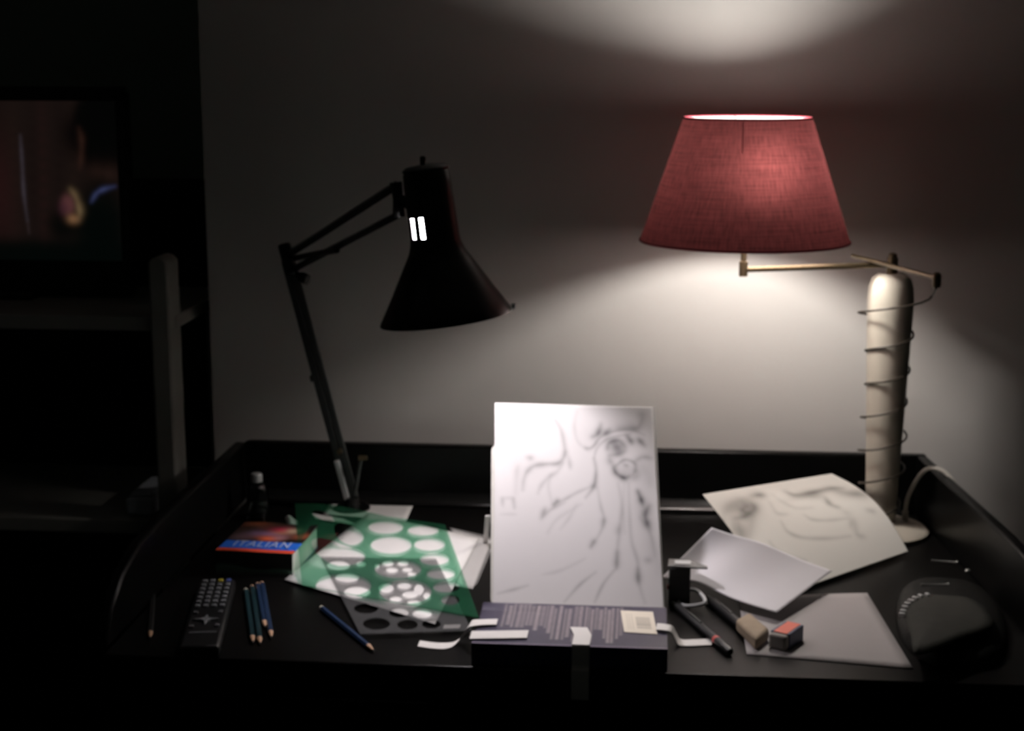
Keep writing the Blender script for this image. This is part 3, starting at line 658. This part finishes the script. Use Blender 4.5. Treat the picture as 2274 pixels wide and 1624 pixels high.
for c, rx, ry, a, col in (((.20,.06),.20,.10,.9,(120,62,34)), ((.35,.20),.15,.10,.9,(84,48,42)), ((.55,.10),.10,.08,.6,(50,40,30)), ((.60,.24),.14,.10,1,(200,40,82)), ((.58,.34),.12,.06,.9,(190,120,60)), ((.74,.24),.10,.09,.9,(205,180,150)), ((.45,.40),.18,.08,.8,(160,120,160)), ((.30,.42),.14,.10,.7,(120,95,130)), ((.18,.52),.20,.12,.7,(120,90,95)), ((.52,.55),.14,.09,1,(235,110,70)), ((.66,.50),.09,.09,.7,(190,140,150)), ((.92,.42),.12,.10,.8,(170,90,60)), ((.10,.30),.12,.10,.5,(70,50,40)), ((.86,.58),.16,.06,.95,(18,14,14)), ((.36,.60),.06,.05,.8,(30,24,30))):
    R4.blob(c, rx, ry, a, lin(*col))
sfun = 0.012 * np.sin(R4.U * 6.5)
band = 1 / (1 + np.exp(-(R4.V - 0.655 - sfun) / 0.004)) * 1 / (1 + np.exp((R4.V - 0.905 - sfun) / 0.004))
R4.c = R4.c * (1 - band[..., None]) + np.array(lin(38, 104, 208)) * band[..., None]
band = 1 / (1 + np.exp(-(R4.V - 0.915 - sfun) / 0.004)) * 1 / (1 + np.exp((R4.V - 1.2) / 0.004))
R4.c = R4.c * (1 - band[..., None]) + np.array(lin(226, 80, 52)) * band[..., None]
sheet('front_cover', lambda u, v: Dp(dw * u, dd_ * (1 - v), 0.0362 + 0.0008 * math.sin(u * 6)), 110, 130, M_gloss, R4, db, thick=0.0015)
R5 = Raster(80, 40, lin(14, 14, 13))
low = 1 / (1 + np.exp(-(R5.V - 0.58 - 0.16 * R5.U + 0.05 * np.sin(R5.U * 9)) / 0.02))[..., None]
R5.c = R5.c * (1 - low) + np.array(lin(96, 128, 112)) * low
R5.rect(-1, 2, 0.84, 2, lin(110, 108, 108), 0.9, e=0.03)
sheet('spine', lambda u, v: Dp(dw * u, -0.0012 - 0.0012 * math.sin(math.pi * v), 0.036 * (1 - v)), 80, 40, M_gloss, R5, db, thick=0.001)
# the title as raised print
cu = bpy.data.curves.new('title', 'FONT'); cu.body = 'ITALIAN'; cu.size = 0.030; cu.extrude = 0.0001; cu.align_x = 'CENTER'; cu.space_character = 1.15
tmp = bpy.data.objects.new('title_tmp', cu); COL.objects.link(tmp)
bpy.context.view_layer.update()
me = bpy.data.meshes.new_from_object(tmp.evaluated_get(bpy.context.evaluated_depsgraph_get()))
bpy.data.objects.remove(tmp)
g = G(); ty = dd_ * (1 - 0.865)
sc_x = 0.72 * dw / max(1e-6, (max(v.co.x for v in me.vertices) - min(v.co.x for v in me.vertices)))
g.add([Dp(dw * 0.53 + v.co.x * sc_x, ty + v.co.y * 1.25, 0.0378 + v.co.z) for v in me.vertices], [tuple(p.vertices) for p in me.polygons])
make('title_lettering', g, mat('pale_blue_ink', (0.48, 0.56, 0.80), 0.5), db, recalc=False, smooth=False, label='white title letters ITALIAN')

# remote control
rz = Z + 0.018
r0, r1 = atz(441, 1436, rz), atz(483, 1287, rz)
ry_ = r1 - r0; RL_ = np.linalg.norm(ry_); ry_ /= RL_; rx_ = np.cross(ry_, (0, 0, 1)); RWD = 0.050
rm = thing('remote_control', (r0 + r1) / 2 - (0, 0, 0.018), 'black remote control with rows of grey keys lying left of the pencils', 'remote')
Rp = lambda x, y, z: r0 + rx_ * x + ry_ * y * RL_ + np.array([0, 0, z - 0.018])
make('body', G().box(Rp(0, .5, .009), (RWD, RL_, .018), rx_, ry_), M_plastic, rm, bevel=0.004)
M_key = mat('grey_key', (0.17, 0.175, 0.19), 0.5); M_keyd = mat('dark_key', (0.10, 0.10, 0.11), 0.5)
for r in range(7):
    for c in range(4):
        mm = M_key
        if r == 0: mm = (M_key, M_key, mat('yellow_key', (.45, .38, .05)), mat('blue_key', (.08, .11, .35)))[c]
        make('key', G().box(Rp((c - 1.5) * 0.0108, 0.965 - r * 0.066, 0.019), (0.0065, 0.0075, 0.003), rx_, ry_), mm, rm, bevel=0.0008)
make('navigation_pad', G().prism([Rp(math.cos(k * math.pi / 8) * (0.017 if k % 4 == 0 else 0.0065), 0.36 + math.sin(k * math.pi / 8) * (0.017 if k % 4 == 0 else 0.0065) / RL_, 0.0178) for k in range(16)], (0, 0, 0.003)), M_key, rm, bevel=0.0006)
for sx in (-1, 1):
    for yy in (0.47, 0.27): make('key', G().box(Rp(sx * 0.016, yy, 0.019), (0.006, 0.006, 0.003), rx_, ry_), M_keyd, rm, bevel=0.0008)
make('trim_bar', G().box(Rp(0, 0.19, 0.0182), (0.034, 0.0025, 0.001), rx_, ry_), M_key, rm)

# pencils
M_blue = mat('blue_pencil_paint', (0.010, 0.024, 0.06), 0.35, var=0.1); M_teal = mat('dark_teal_pencil_paint', (0.008, 0.026, 0.032), 0.35, var=0.1); M_blk = mat('black_pencil_paint', (0.012, 0.012, 0.012), 0.35, var=0.1)
def pencil(end, tip, m, label, r=0.0037, lift=0.0, group=None, endm=None):
    zc = Z + r + lift; a, b = atz(*end, zc), atz(*tip, zc); b[2] = zc
    ax_ = b - a; Ln = np.linalg.norm(ax_); ax_ /= Ln
    t = thing('pencil', (a + b) / 2 - (0, 0, r), label, 'pencil', group)
    make('shaft', G().tube([a, a + ax_ * (Ln - 0.020)], r, 6), m, t, smooth=False)
    make('sharpened_wood', G().tube([a + ax_ * (Ln - 0.020), a + ax_ * (Ln - 0.005)], [r * 0.98, r * 0.35], 10), M_wood, t)
    make('lead', G().tube([a + ax_ * (Ln - 0.0055), b], [r * 0.34, 0.0004], 8), M_lead, t)
    make('end_cap', G().tube([a - ax_ * 0.004, a + ax_ * 0.0005], [r * 0.9, r], 8), endm or M_wood, t)
M_pale = mat('pale_pencil_end', (0.55, 0.52, 0.42), 0.6)
pencil((546, 1313), (562, 1428), M_teal, 'dark teal pencil with a pale end, leftmost of the pencil cluster', group='pencils by the dictionary', endm=M_pale)
pencil((560, 1306), (578, 1431), M_teal, 'dark green blue pencil lying second from left in the pencil cluster', group='pencils by the dictionary')
pencil((572, 1300), (589, 1394), M_blue, 'short navy pencil between the two longer ones in the pencil cluster', group='pencils by the dictionary')
pencil((582, 1298), (603, 1417), M_blue, 'navy pencil lying rightmost in the pencil cluster', group='pencils by the dictionary')
pencil((716, 1352), (832, 1447), M_blue, 'single dark blue pencil lying diagonally below the grey template', endm=M_pale)
pencil((343, 1280), (333, 1418), M_blk, 'black pencil lying near the left edge of the desk beside the remote', endm=M_pale)

# small glass bottle
jb = atz(573, 1152, Z)
gl = bpy.data.materials.new('clear_glass'); gl.use_nodes = True; b = gl.node_tree.nodes['Principled BSDF']
b.inputs['Transmission Weight'].default_value = 1; b.inputs['Roughness'].default_value = 0.03; b.inputs['IOR'].default_value = 1.45; b.inputs['Base Color'].default_value = (.75, .8, .8, 1)
nz = gl.node_tree.nodes.new('ShaderNodeTexNoise'); nz.inputs['Scale'].default_value = 8
jt = thing('glass_bottle', jb, 'small clear glass bottle with a metal cap standing behind the dictionary', 'bottle')
make('bottle_body', G().lathe([(0.0165, 0), (0.0175, 0.004), (0.0175, 0.052), (0.012, 0.060), (0.008, 0.064), (0.008, 0.070), (0.0065, 0.070), (0.0065, 0.064), (0.0105, 0.059), (0.016, 0.051), (0.016, 0.006), (0.004, 0.004)], jb, n=28), gl, jt)
make('cap', G().lathe([(0.0092, 0.062), (0.0095, 0.064), (0.0095, 0.074), (0.008, 0.076)], jb, n=24), M_steel, jt)

# ------------------------------------------------------------------ right: drawings and tools
TL = aty(1560, 1098, 2.20); TR = aty(1847, 1052, 2.42); BR = atz(2017, 1225, Z + 0.007); BL = np.array(BR) + (TL - TR); BL[2] = Z + 0.006
pn = np.cross(TR - TL, BL - TL); pn /= np.linalg.norm(pn); pn = pn if pn[2] > 0 else -pn
def crop1(x, y): return 1440 + x / 3.248, 1020 + y / 3.248
def uv2(x, y):
    q = to_uv(atplane(*crop1(x, y), (TL + BR) / 2, pn), TL, TR, BL); return (q[0], q[1])
R6 = Raster(200, 150, (0.80, 0.775, 0.73)); R6.asp = 0.75
st = [([(760,242),(845,236)], 18, .5), ([(620,330),(690,300),(740,340),(700,390)], 34, .34), ([(560,370),(620,295),(740,262)], 22, .25), ([(758,300),(772,350),(700,400),(640,405)], 13, .5),
 ([(655,430),(685,555)], 14, .28), ([(720,320),(690,350),(740,380)], 12, .4), ([(560,420),(520,400)], 16, .15), ([(620,410),(640,520)], 14, .2),
 ([(1000,222),(1060,262),(1180,255),(1300,232),(1390,243)], 15, .5), ([(1270,315),(1300,370),(1360,405)], 12, .42), ([(1340,262),(1450,305),(1570,335)], 26, .36), ([(1060,270),(1160,290),(1260,300)], 18, .2),
 ([(880,300),(930,395),(1005,410)], 9, .2), ([(900,235),(960,300),(1060,370),(1180,382)], 9, .16), ([(1120,430),(1180,472),(1300,490),(1430,490)], 8, .24), ([(960,460),(1010,540),(1120,590),(1300,612),(1450,612)], 8, .28),
 ([(880,590),(940,660),(1050,712),(1150,742)], 8, .22), ([(1470,500),(1500,600),(1555,625)], 12, .2), ([(1450,500),(1450,560)], 10, .16), ([(1560,450),(1605,462)], 14, .25), ([(800,300),(760,420),(740,560)], 16, .16), ([(700,470),(700,560)], 20, .2), ([(1400,440),(1440,470)], 16, .12)]
for c_, a_, b_, k_ in (((680, 340), .10, .08, .30), ((1200, 265), .20, .035, .22), ((1480, 300), .10, .05, .22), ((700, 480), .07, .10, .12)): R6.blob(uv2(*c_), a_, b_, k_, (0.05, 0.05, 0.045))
for p, wd, dk in st: R6.stroke([uv2(*q) for q in p], wd * 1.7 / 1010, min(0.95, dk * 1.6), col=(0.04, 0.04, 0.035))
def sk(u, v):
    return bil(TL, TR, BR, BL, u, v) + pn * (0.016 * math.sin(math.pi * v) * u + 0.004 * math.sin(math.pi * v))
tag(sheet('pencil_sketch', sk, 200, 150, M_print, R6, thick=0.0005), 'large white sheet with a shaded pencil sketch resting against the cream lamp column', 'drawing')
off = TL + pn * 0.020
bA = atplane(1580, 1172, off, pn); bB = atplane(1848, 1268, BR + pn * 0.014, pn); bC = atz(1725, 1360, Z + 0.016); bD = atz(1468, 1285, Z + 0.020)
def blank(u, v):
    p = bil(bA, bB, bC, bD, u, v)
    return p + np.array([0, 0, 1.0]) * (0.010 * math.exp(-((u - 0.42 + 0.1 * v) / 0.22) ** 2) * (0.4 + 0.6 * v)) * (1 if True else 0)
tag(sheet('folded_sheet', blank, 40, 30, M_paperb, thick=0.0005), 'blank white sheet with a soft crease lying over the corner of the pencil sketch', 'paper')
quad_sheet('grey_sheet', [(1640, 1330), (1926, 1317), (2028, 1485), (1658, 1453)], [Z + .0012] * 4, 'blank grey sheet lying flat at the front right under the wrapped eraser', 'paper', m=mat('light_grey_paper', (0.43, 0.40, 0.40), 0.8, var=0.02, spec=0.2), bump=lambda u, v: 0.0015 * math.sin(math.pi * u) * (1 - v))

# small black box with a metal lid plate
bx0 = atz(1508, 1336, Z)
sx_ = thing('pencil_sharpener', bx0, 'small upright black box sharpener with a projecting steel top plate beside the drawing', 'sharpener')
make('body', G().box(bx0 + (0, 0, 0.026), (0.029, 0.026, 0.052)), mat('charcoal_plastic', (0.02, 0.02, 0.02), 0.45), sx_, bevel=0.002)
make('top_plate', G().prism([bx0 + (-0.017, -0.012, .052), bx0 + (0.037, -0.015, .052), bx0 + (0.037, -0.009, .052), bx0 + (0.020, 0.008, .052), bx0 + (0.012, 0.018, .052), bx0 + (-0.015, 0.018, .052)], (0, 0, 0.003)), mat('grey_steel', (0.2, 0.2, 0.2), 0.4, 0.6), sx_, bevel=0.0006)
make('blade', G().box(bx0 + (0.004, 0.000, 0.0562), (0.022, 0.015, 0.001)), M_steel, sx_, bevel=0.0003)
make('red_button', G().box(bx0 + (-0.0155, -0.004, 0.022), (0.003, 0.006, 0.006)), mat('dark_red_plastic', (.2, .02, .02)), sx_, bevel=0.0006)
# steel loop
zl = Z + 0.012
lp = [atz(x, y, zl + dz) for x, y, dz in ((1507, 1334, -.007), (1522, 1346, -.006), (1559, 1342, -.002), (1565, 1331, 0.002), (1549, 1313, 0.006), (1530, 1311, 0.004))]
tag(make('steel_loop', G().tube(spline(lp, 4, closed=True), 0.0026, 8, closed=True), M_steel), 'bent bright steel loop lying in front of the black sharpener', 'metal loop')
def pen(name, a_px, b_px, r, label, ring_t=None):
    zc = Z + r; a, b = atz(*a_px, zc), atz(*b_px, zc); ax_ = b - a; Ln = np.linalg.norm(ax_); ax_ /= Ln
    t = thing(name, (a + b) / 2 - (0, 0, r), label, 'pen')
    make('barrel', G().tube([a, a + ax_ * Ln * 0.12, a + ax_ * Ln * 0.8, b - ax_ * 0.004, b], [r * 0.6, r, r, r, r * 0.7], 14), M_plastic, t)
    if ring_t:
        make('red_ring', G().tube([a + ax_ * Ln * ring_t, a + ax_ * (Ln * ring_t + 0.006)], r * 1.04, 14), mat('red_plastic', (.55, .08, .07), 0.4), t)
    make('clip', G().box(a + ax_ * Ln * 0.42 + np.array([0, 0, r + 0.0005]), (0.0022, 0.035, 0.0014), np.cross(ax_, (0, 0, 1)), ax_), M_darkmetal, t)
pen('marker_pen', (1494, 1338), (1622, 1449), 0.0055, 'black marker pen with a red ring lying right of the taped book', 0.76)
pen('marker_pen', (1572, 1328), (1672, 1413), 0.0065, 'thick black marker pen without a ring lying beside the beige eraser')
# beige eraser on edge
def block(name, px4, z, h, m, label, cat, bev=0.003):
    a, b, c, dd = [atz(x, y, z + h) for x, y in px4]
    return make(name, G().prism([q - (0, 0, h) for q in (a, b, c, dd)], (0, 0, h)), m, bevel=bev)
tag(block('beige_eraser', [(1634, 1375), (1664, 1358), (1709, 1396), (1679, 1419)], Z + 0.001, 0.017, M_kneaded, '', 'e', 0.004), 'worn beige rubber eraser lying between the black pens and the wrapped eraser', 'eraser')
# wrapped eraser
e0 = atz(1706, 1420, Z + 0.020); e1 = atz(1742, 1424, Z + 0.020); e2 = atz(1728, 1388, Z + 0.020)
ex = e1 - e0; ew = np.linalg.norm(ex) + .001; ex /= np.linalg.norm(ex); ey = np.array([0.5, 0.866, 0]); ex = np.array([0.866, -0.5, 0]); 
el = 0.052
ec = (e0 + e1) / 2 + ey * el / 2 + np.array([0.002, 0.014, 0]); ec[2] = Z + 0.0012 + 0.010
er = thing('wrapped_eraser', ec - (0, 0, 0.010), 'small grey eraser in an orange and navy sleeve lying on the blank front sheet', 'eraser')
make('rubber', G().box(ec, (0.024, el, 0.019), ex, ey), M_eras, er, bevel=0.003)
slv = make('sleeve', G().box(ec + ey * 0.004, (0.0265, el - 0.010, 0.0212), ex, ey), M_navy, er, bevel=0.0012)
make('orange_band', G().box(ec + ey * 0.004 + (0, 0, 0.0107), (0.0180, el - 0.0102, 0.0006), ex, ey), M_orange, slv)

# black pouch with a zip
pc = atz(2090, 1395, Z)
po = thing('zip_pouch', pc, 'black leather pouch with a curved metal zip and grey lining at the right end', 'pouch')
def mound(cx, cy, rx, ry, h, e, n=40, m_=12, rot=0.0):
    g = G(); v = []; f = []
    for j in range(m_ + 1):
        t = j / m_; rr = math.cos(t * math.pi / 2) ** 0.55; zz = h * math.sin(t * math.pi / 2) ** e
        for k in range(n):
            a = 2 * math.pi * k / n; c_, s_ = math.cos(a), math.sin(a)
            x = rx * rr * math.copysign(abs(c_) ** 0.8, c_); y = ry * rr * math.copysign(abs(s_) ** 0.8, s_)
            v.append((cx + x * math.cos(rot) - y * math.sin(rot), cy + x * math.sin(rot) + y * math.cos(rot), Z + zz))
    for j in range(m_):
        for k in range(n): f.append((j * n + k, j * n + (k + 1) % n, (j + 1) * n + (k + 1) % n, (j + 1) * n + k))
    f.append(tuple(range(n - 1, -1, -1))); f.append(tuple(range(m_ * n, m_ * n + n)))
    return g.add(v, f)
pcx, pcy = 0.408, 1.955
make('body', mound(pcx, pcy, 0.070, 0.155, 0.030, 0.8, rot=-0.12), M_leather, po)
zf = Z + 0.034
fl = [atz(x, y, zf) for x, y in ((2005, 1362), (2014, 1345), (2030, 1332), (2052, 1322), (2090, 1322), (2150, 1328), (2190, 1352), (2205, 1392), (2130, 1420), (2080, 1440), (2032, 1449), (2022, 1410))]
fl = spline(fl, 5, closed=True)
cxy = np.mean(np.array(fl), 0)
g = G(); nn = len(fl); vv = []; ff = []
for j, (s, dz) in enumerate(((1, 0), (0.8, 0.003), (0.5, 0.0055), (0.2, 0.0065))):
    for p_ in fl: vv.append(cxy + (np.array(p_) - cxy) * s + (0, 0, dz))
for j in range(3):
    for k in range(nn): ff.append((j * nn + k, j * nn + (k + 1) % nn, (j + 1) * nn + (k + 1) % nn, (j + 1) * nn + k))
ff.append(tuple(range(3 * nn, 4 * nn)))
g.add(vv, ff); make('flap', g, M_greyfab, po, solid=0.003, recalc=True)
zp = spline([atz(x, y, zf + 0.002) for x, y in ((2003, 1366), (2010, 1350), (2023, 1336), (2044, 1325), (2072, 1321))], 2)
for k in range(len(zp) - 1):
    p_ = zp[k]; t_ = zp[k + 1] - zp[k]; t_ /= np.linalg.norm(t_)
    make('zip_tooth', G().box(p_, (0.0042, 0.0075, 0.0050), t_, np.cross((0, 0, 1), t_)), M_steel, po, bevel=0.0004)
for a_px, b_px in (((2046, 1300), (2106, 1299)), ((2068, 1246), (2126, 1250))):
    a, b = atz(*a_px, Z + 0.028), atz(*b_px, Z + 0.028)
    make('zip_pull', G().tube([a, a * .9 + b * .1, a * .1 + b * .9, b], [0.003, 0.0018, 0.0018, 0.003], 8), mat('dull_steel', (0.22, 0.22, 0.21), 0.45, 0.7), po)
a = atz(2149, 1270, Z + 0.026)
make('stud', G().lathe([(0.004, 0), (0.004, 0.002), (0.002, 0.004)], a, n=14), mat('dull_steel'), po)

# ------------------------------------------------------------------ left background: shelf rack, television, cabinet
PY = 2.42
xa, xb = float(aty(332, 700, PY)[0]), float(aty(376, 700, PY)[0])
ztop = float(aty(360, 571, PY)[2]); zsh = float(aty(330, 706, PY)[2]); zlo = float(aty(200, 1158, PY)[2])
XU0 = xa - 0.95
rk = thing('shelf_rack', ((XU0 + xb) / 2, PY + 0.18, 0), 'white painted open shelf rack with a rounded front post left of the desk', 'shelf')
def post(x0, y0, hgt):
    g = G(); wpx, dp = xb - xa, 0.062
    pr = [(0, 0), (wpx, 0), (wpx, hgt - 0.010), (wpx - 0.008, hgt - 0.002), (wpx / 2, hgt), (0.008, hgt - 0.002), (0, hgt - 0.010)]
    return g.prism([(x0 + a_, y0, b_) for a_, b_ in pr], (0, dp, 0))
for x0 in (xa, XU0):
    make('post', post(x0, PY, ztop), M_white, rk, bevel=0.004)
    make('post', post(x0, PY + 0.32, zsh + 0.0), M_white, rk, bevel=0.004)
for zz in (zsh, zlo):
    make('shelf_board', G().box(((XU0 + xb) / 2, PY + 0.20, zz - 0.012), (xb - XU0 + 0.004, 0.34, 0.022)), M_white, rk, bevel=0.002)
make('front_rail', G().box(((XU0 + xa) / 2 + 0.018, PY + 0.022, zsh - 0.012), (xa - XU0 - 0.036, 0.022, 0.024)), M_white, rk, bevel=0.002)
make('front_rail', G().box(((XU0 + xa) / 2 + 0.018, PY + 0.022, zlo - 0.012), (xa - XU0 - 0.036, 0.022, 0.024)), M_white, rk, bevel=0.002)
qa, qb = aty(286, 1175, PY + 0.05), aty(346, 1175, PY + 0.05)
bxh = 0.030
tag(make('folded_cloth', G().box(((qa[0] + qb[0]) / 2, PY + 0.10, zlo + bxh / 2), (qb[0] - qa[0], 0.12, bxh)).box(((qa[0] + qb[0]) / 2 + .002, PY + 0.102, zlo + bxh + .004), (qb[0] - qa[0] - .008, 0.11, .008)), mat('grey_blue_cloth', (0.50, 0.52, 0.58), 0.9, bump=0.3), bevel=0.006), 'small folded pale grey cloth on the lower shelf of the white rack', 'cloth')
# television
TY = 2.64
tr_ = aty(275, 192, TY); sr0 = aty(263, 224, TY); sr1 = aty(263, 579, TY)
tvR = float(tr_[0]); tvT = float(tr_[2]); scR = float(sr0[0]) - 0.004; scT = float(sr0[2]); scB = float(sr1[2])
tvW = 0.60; tvL = tvR - tvW; tvB = scB - 0.055; scL = tvL + (tvR - scR)
tv = thing('television', ((tvL + tvR) / 2, TY + 0.04, zsh), 'black flat television on the white rack showing a dim brown film scene', 'television')
make('housing', G().box(((tvL + tvR) / 2, TY + 0.036, (tvT + tvB) / 2), (tvW - 0.02, 0.05, tvT - tvB - 0.02)), M_plastic, tv, bevel=0.006)
for nm, x0, x1, z0, z1 in (('bezel', tvL, tvR, scT, tvT), ('bezel', tvL, tvR, tvB, scB), ('bezel', tvL, scL, scB, scT), ('bezel', scR, tvR, scB, scT)):
    make(nm, G().box(((x0 + x1) / 2, TY, (z0 + z1) / 2), (x1 - x0, 0.022, z1 - z0)), M_plastic, tv, bevel=0.002)
R7 = Raster(190, 120, lin(22, 15, 13)); R7.asp = (scT - scB) / (scR - scL)
def uvt(x, y):
    p = aty(x, y, TY); return ((p[0] - scL) / (scR - scL), (scT - p[2]) / (scT - scB))
for k in range(16):
    x = -330 + k * 33 + random.uniform(-8, 8)
    R7.stroke([uvt(x, 230), uvt(x + 8, 560)], 0.018, 0.5, lin(*random.choice([(34, 18, 17), (16, 10, 9), (28, 19, 15), (11, 7, 6)])))
R7.blob(uvt(0, 420), 0.05, 0.35, 0.6, lin(38, 18, 18))
R7.stroke([uvt(46, 300), uvt(50, 360), uvt(54, 430), uvt(62, 490)], 0.005, 0.8, lin(66, 60, 68))
R7.stroke([uvt(62, 490), uvt(66, 520)], 0.004, 0.4, lin(60, 50, 52))
R7.stroke([uvt(-160, 280), uvt(-150, 480)], 0.006, 0.4, lin(56, 46, 48))
R7.blob(uvt(222, 290), 0.085, 0.26, 1.0, (0.0008, 0.0009, 0.0008), hard=True)
R7.blob(uvt(160, 300), 0.035, 0.13, 0.8, (0.0015, 0.001, 0.001))
R7.blob(uvt(235, 300), 0.08, 0.40, 0.9, (0.0008, 0.0009, 0.0008), p=4)
R7.stroke([uvt(176, 285), uvt(182, 310), uvt(181, 350), uvt(178, 375)], 0.010, 0.75, lin(46, 28, 22))
R7.stroke([uvt(205, 380), uvt(235, 385), uvt(256, 390)], 0.030, 0.7, lin(40, 26, 22))
R7.blob(uvt(60, 570), 0.6, 0.12, 0.97, lin(2, 5, 4), p=4)
R7.blob(uvt(225, 510), 0.10, 0.28, 0.98, lin(2, 5, 4), p=4)
R7.stroke([uvt(204, 448), uvt(215, 430), uvt(232, 420), uvt(256, 414)], 0.007, 0.9, lin(52, 58, 92))
R7.blob(uvt(140, 500), 0.05, 0.10, 0.9, lin(4, 5, 4), p=3)
R7.stroke([uvt(158, 420), uvt(170, 440), uvt(178, 470), uvt(174, 488)], 0.011, 0.85, lin(100, 82, 58))
R7.blob(uvt(152, 455), 0.022, 0.065, 0.85, lin(84, 50, 50), p=3)
R7.blob(uvt(143, 462), 0.018, 0.05, 0.6, lin(50, 26, 34), p=2)
R7.blob(uvt(163, 486), 0.018, 0.030, 0.8, lin(116, 84, 58), p=2)
sheet('screen', lambda u, v: (scL + (scR - scL) * u, TY - 0.002, scT + (scB - scT) * v), 190, 120, M_screen, R7, tv, thick=0.001)
make('neck', G().box(((tvL + tvR) / 2, TY + 0.04, (tvB + zsh) / 2 + 0.002), (0.10, 0.03, max(0.02, tvB - zsh + 0.01))), M_plastic, tv)
make('stand', G().box(((tvL + tvR) / 2, TY + 0.03, zsh + 0.006), (0.26, 0.15, 0.012)), M_plastic, tv, bevel=0.004)
# dark cabinet behind, against the far wall
cy0 = 3.10
cz = float(aty(370, 431, cy0)[2]); cxR = WX - 0.03; cxL = cxR - 1.0
cb = thing('dark_cabinet', ((cxL + cxR) / 2, 3.30, 0), 'dark wooden cabinet standing behind the television against the far wall', 'cabinet')
make('body', G().box(((cxL + cxR) / 2, cy0 + 0.22, cz / 2 - 0.012), (cxR - cxL - 0.02, 0.40, cz - 0.024)), M_darkwood, cb)
make('top', G().box(((cxL + cxR) / 2, cy0 + 0.215, cz - 0.012), (cxR - cxL, 0.43, 0.024)), M_darkwood, cb, bevel=0.003)
for k in range(2):
    xm = cxL + (cxR - cxL) * (0.25 + 0.5 * k)
    dr = make('door', G().box((xm, cy0 + 0.012, cz / 2), ((cxR - cxL) / 2 - 0.03, 0.018, cz - 0.12)), M_darkwood, cb, bevel=0.003)
    make('knob', G().lathe([(0.004, 0), (0.005, .008), (0.011, .012), (0.011, .018), (0.006, .021)], (xm + (0.2 if k == 0 else -0.2), cy0 + 0.004, cz * 0.6), (0, -1, 0), 14), M_darkwood, dr)
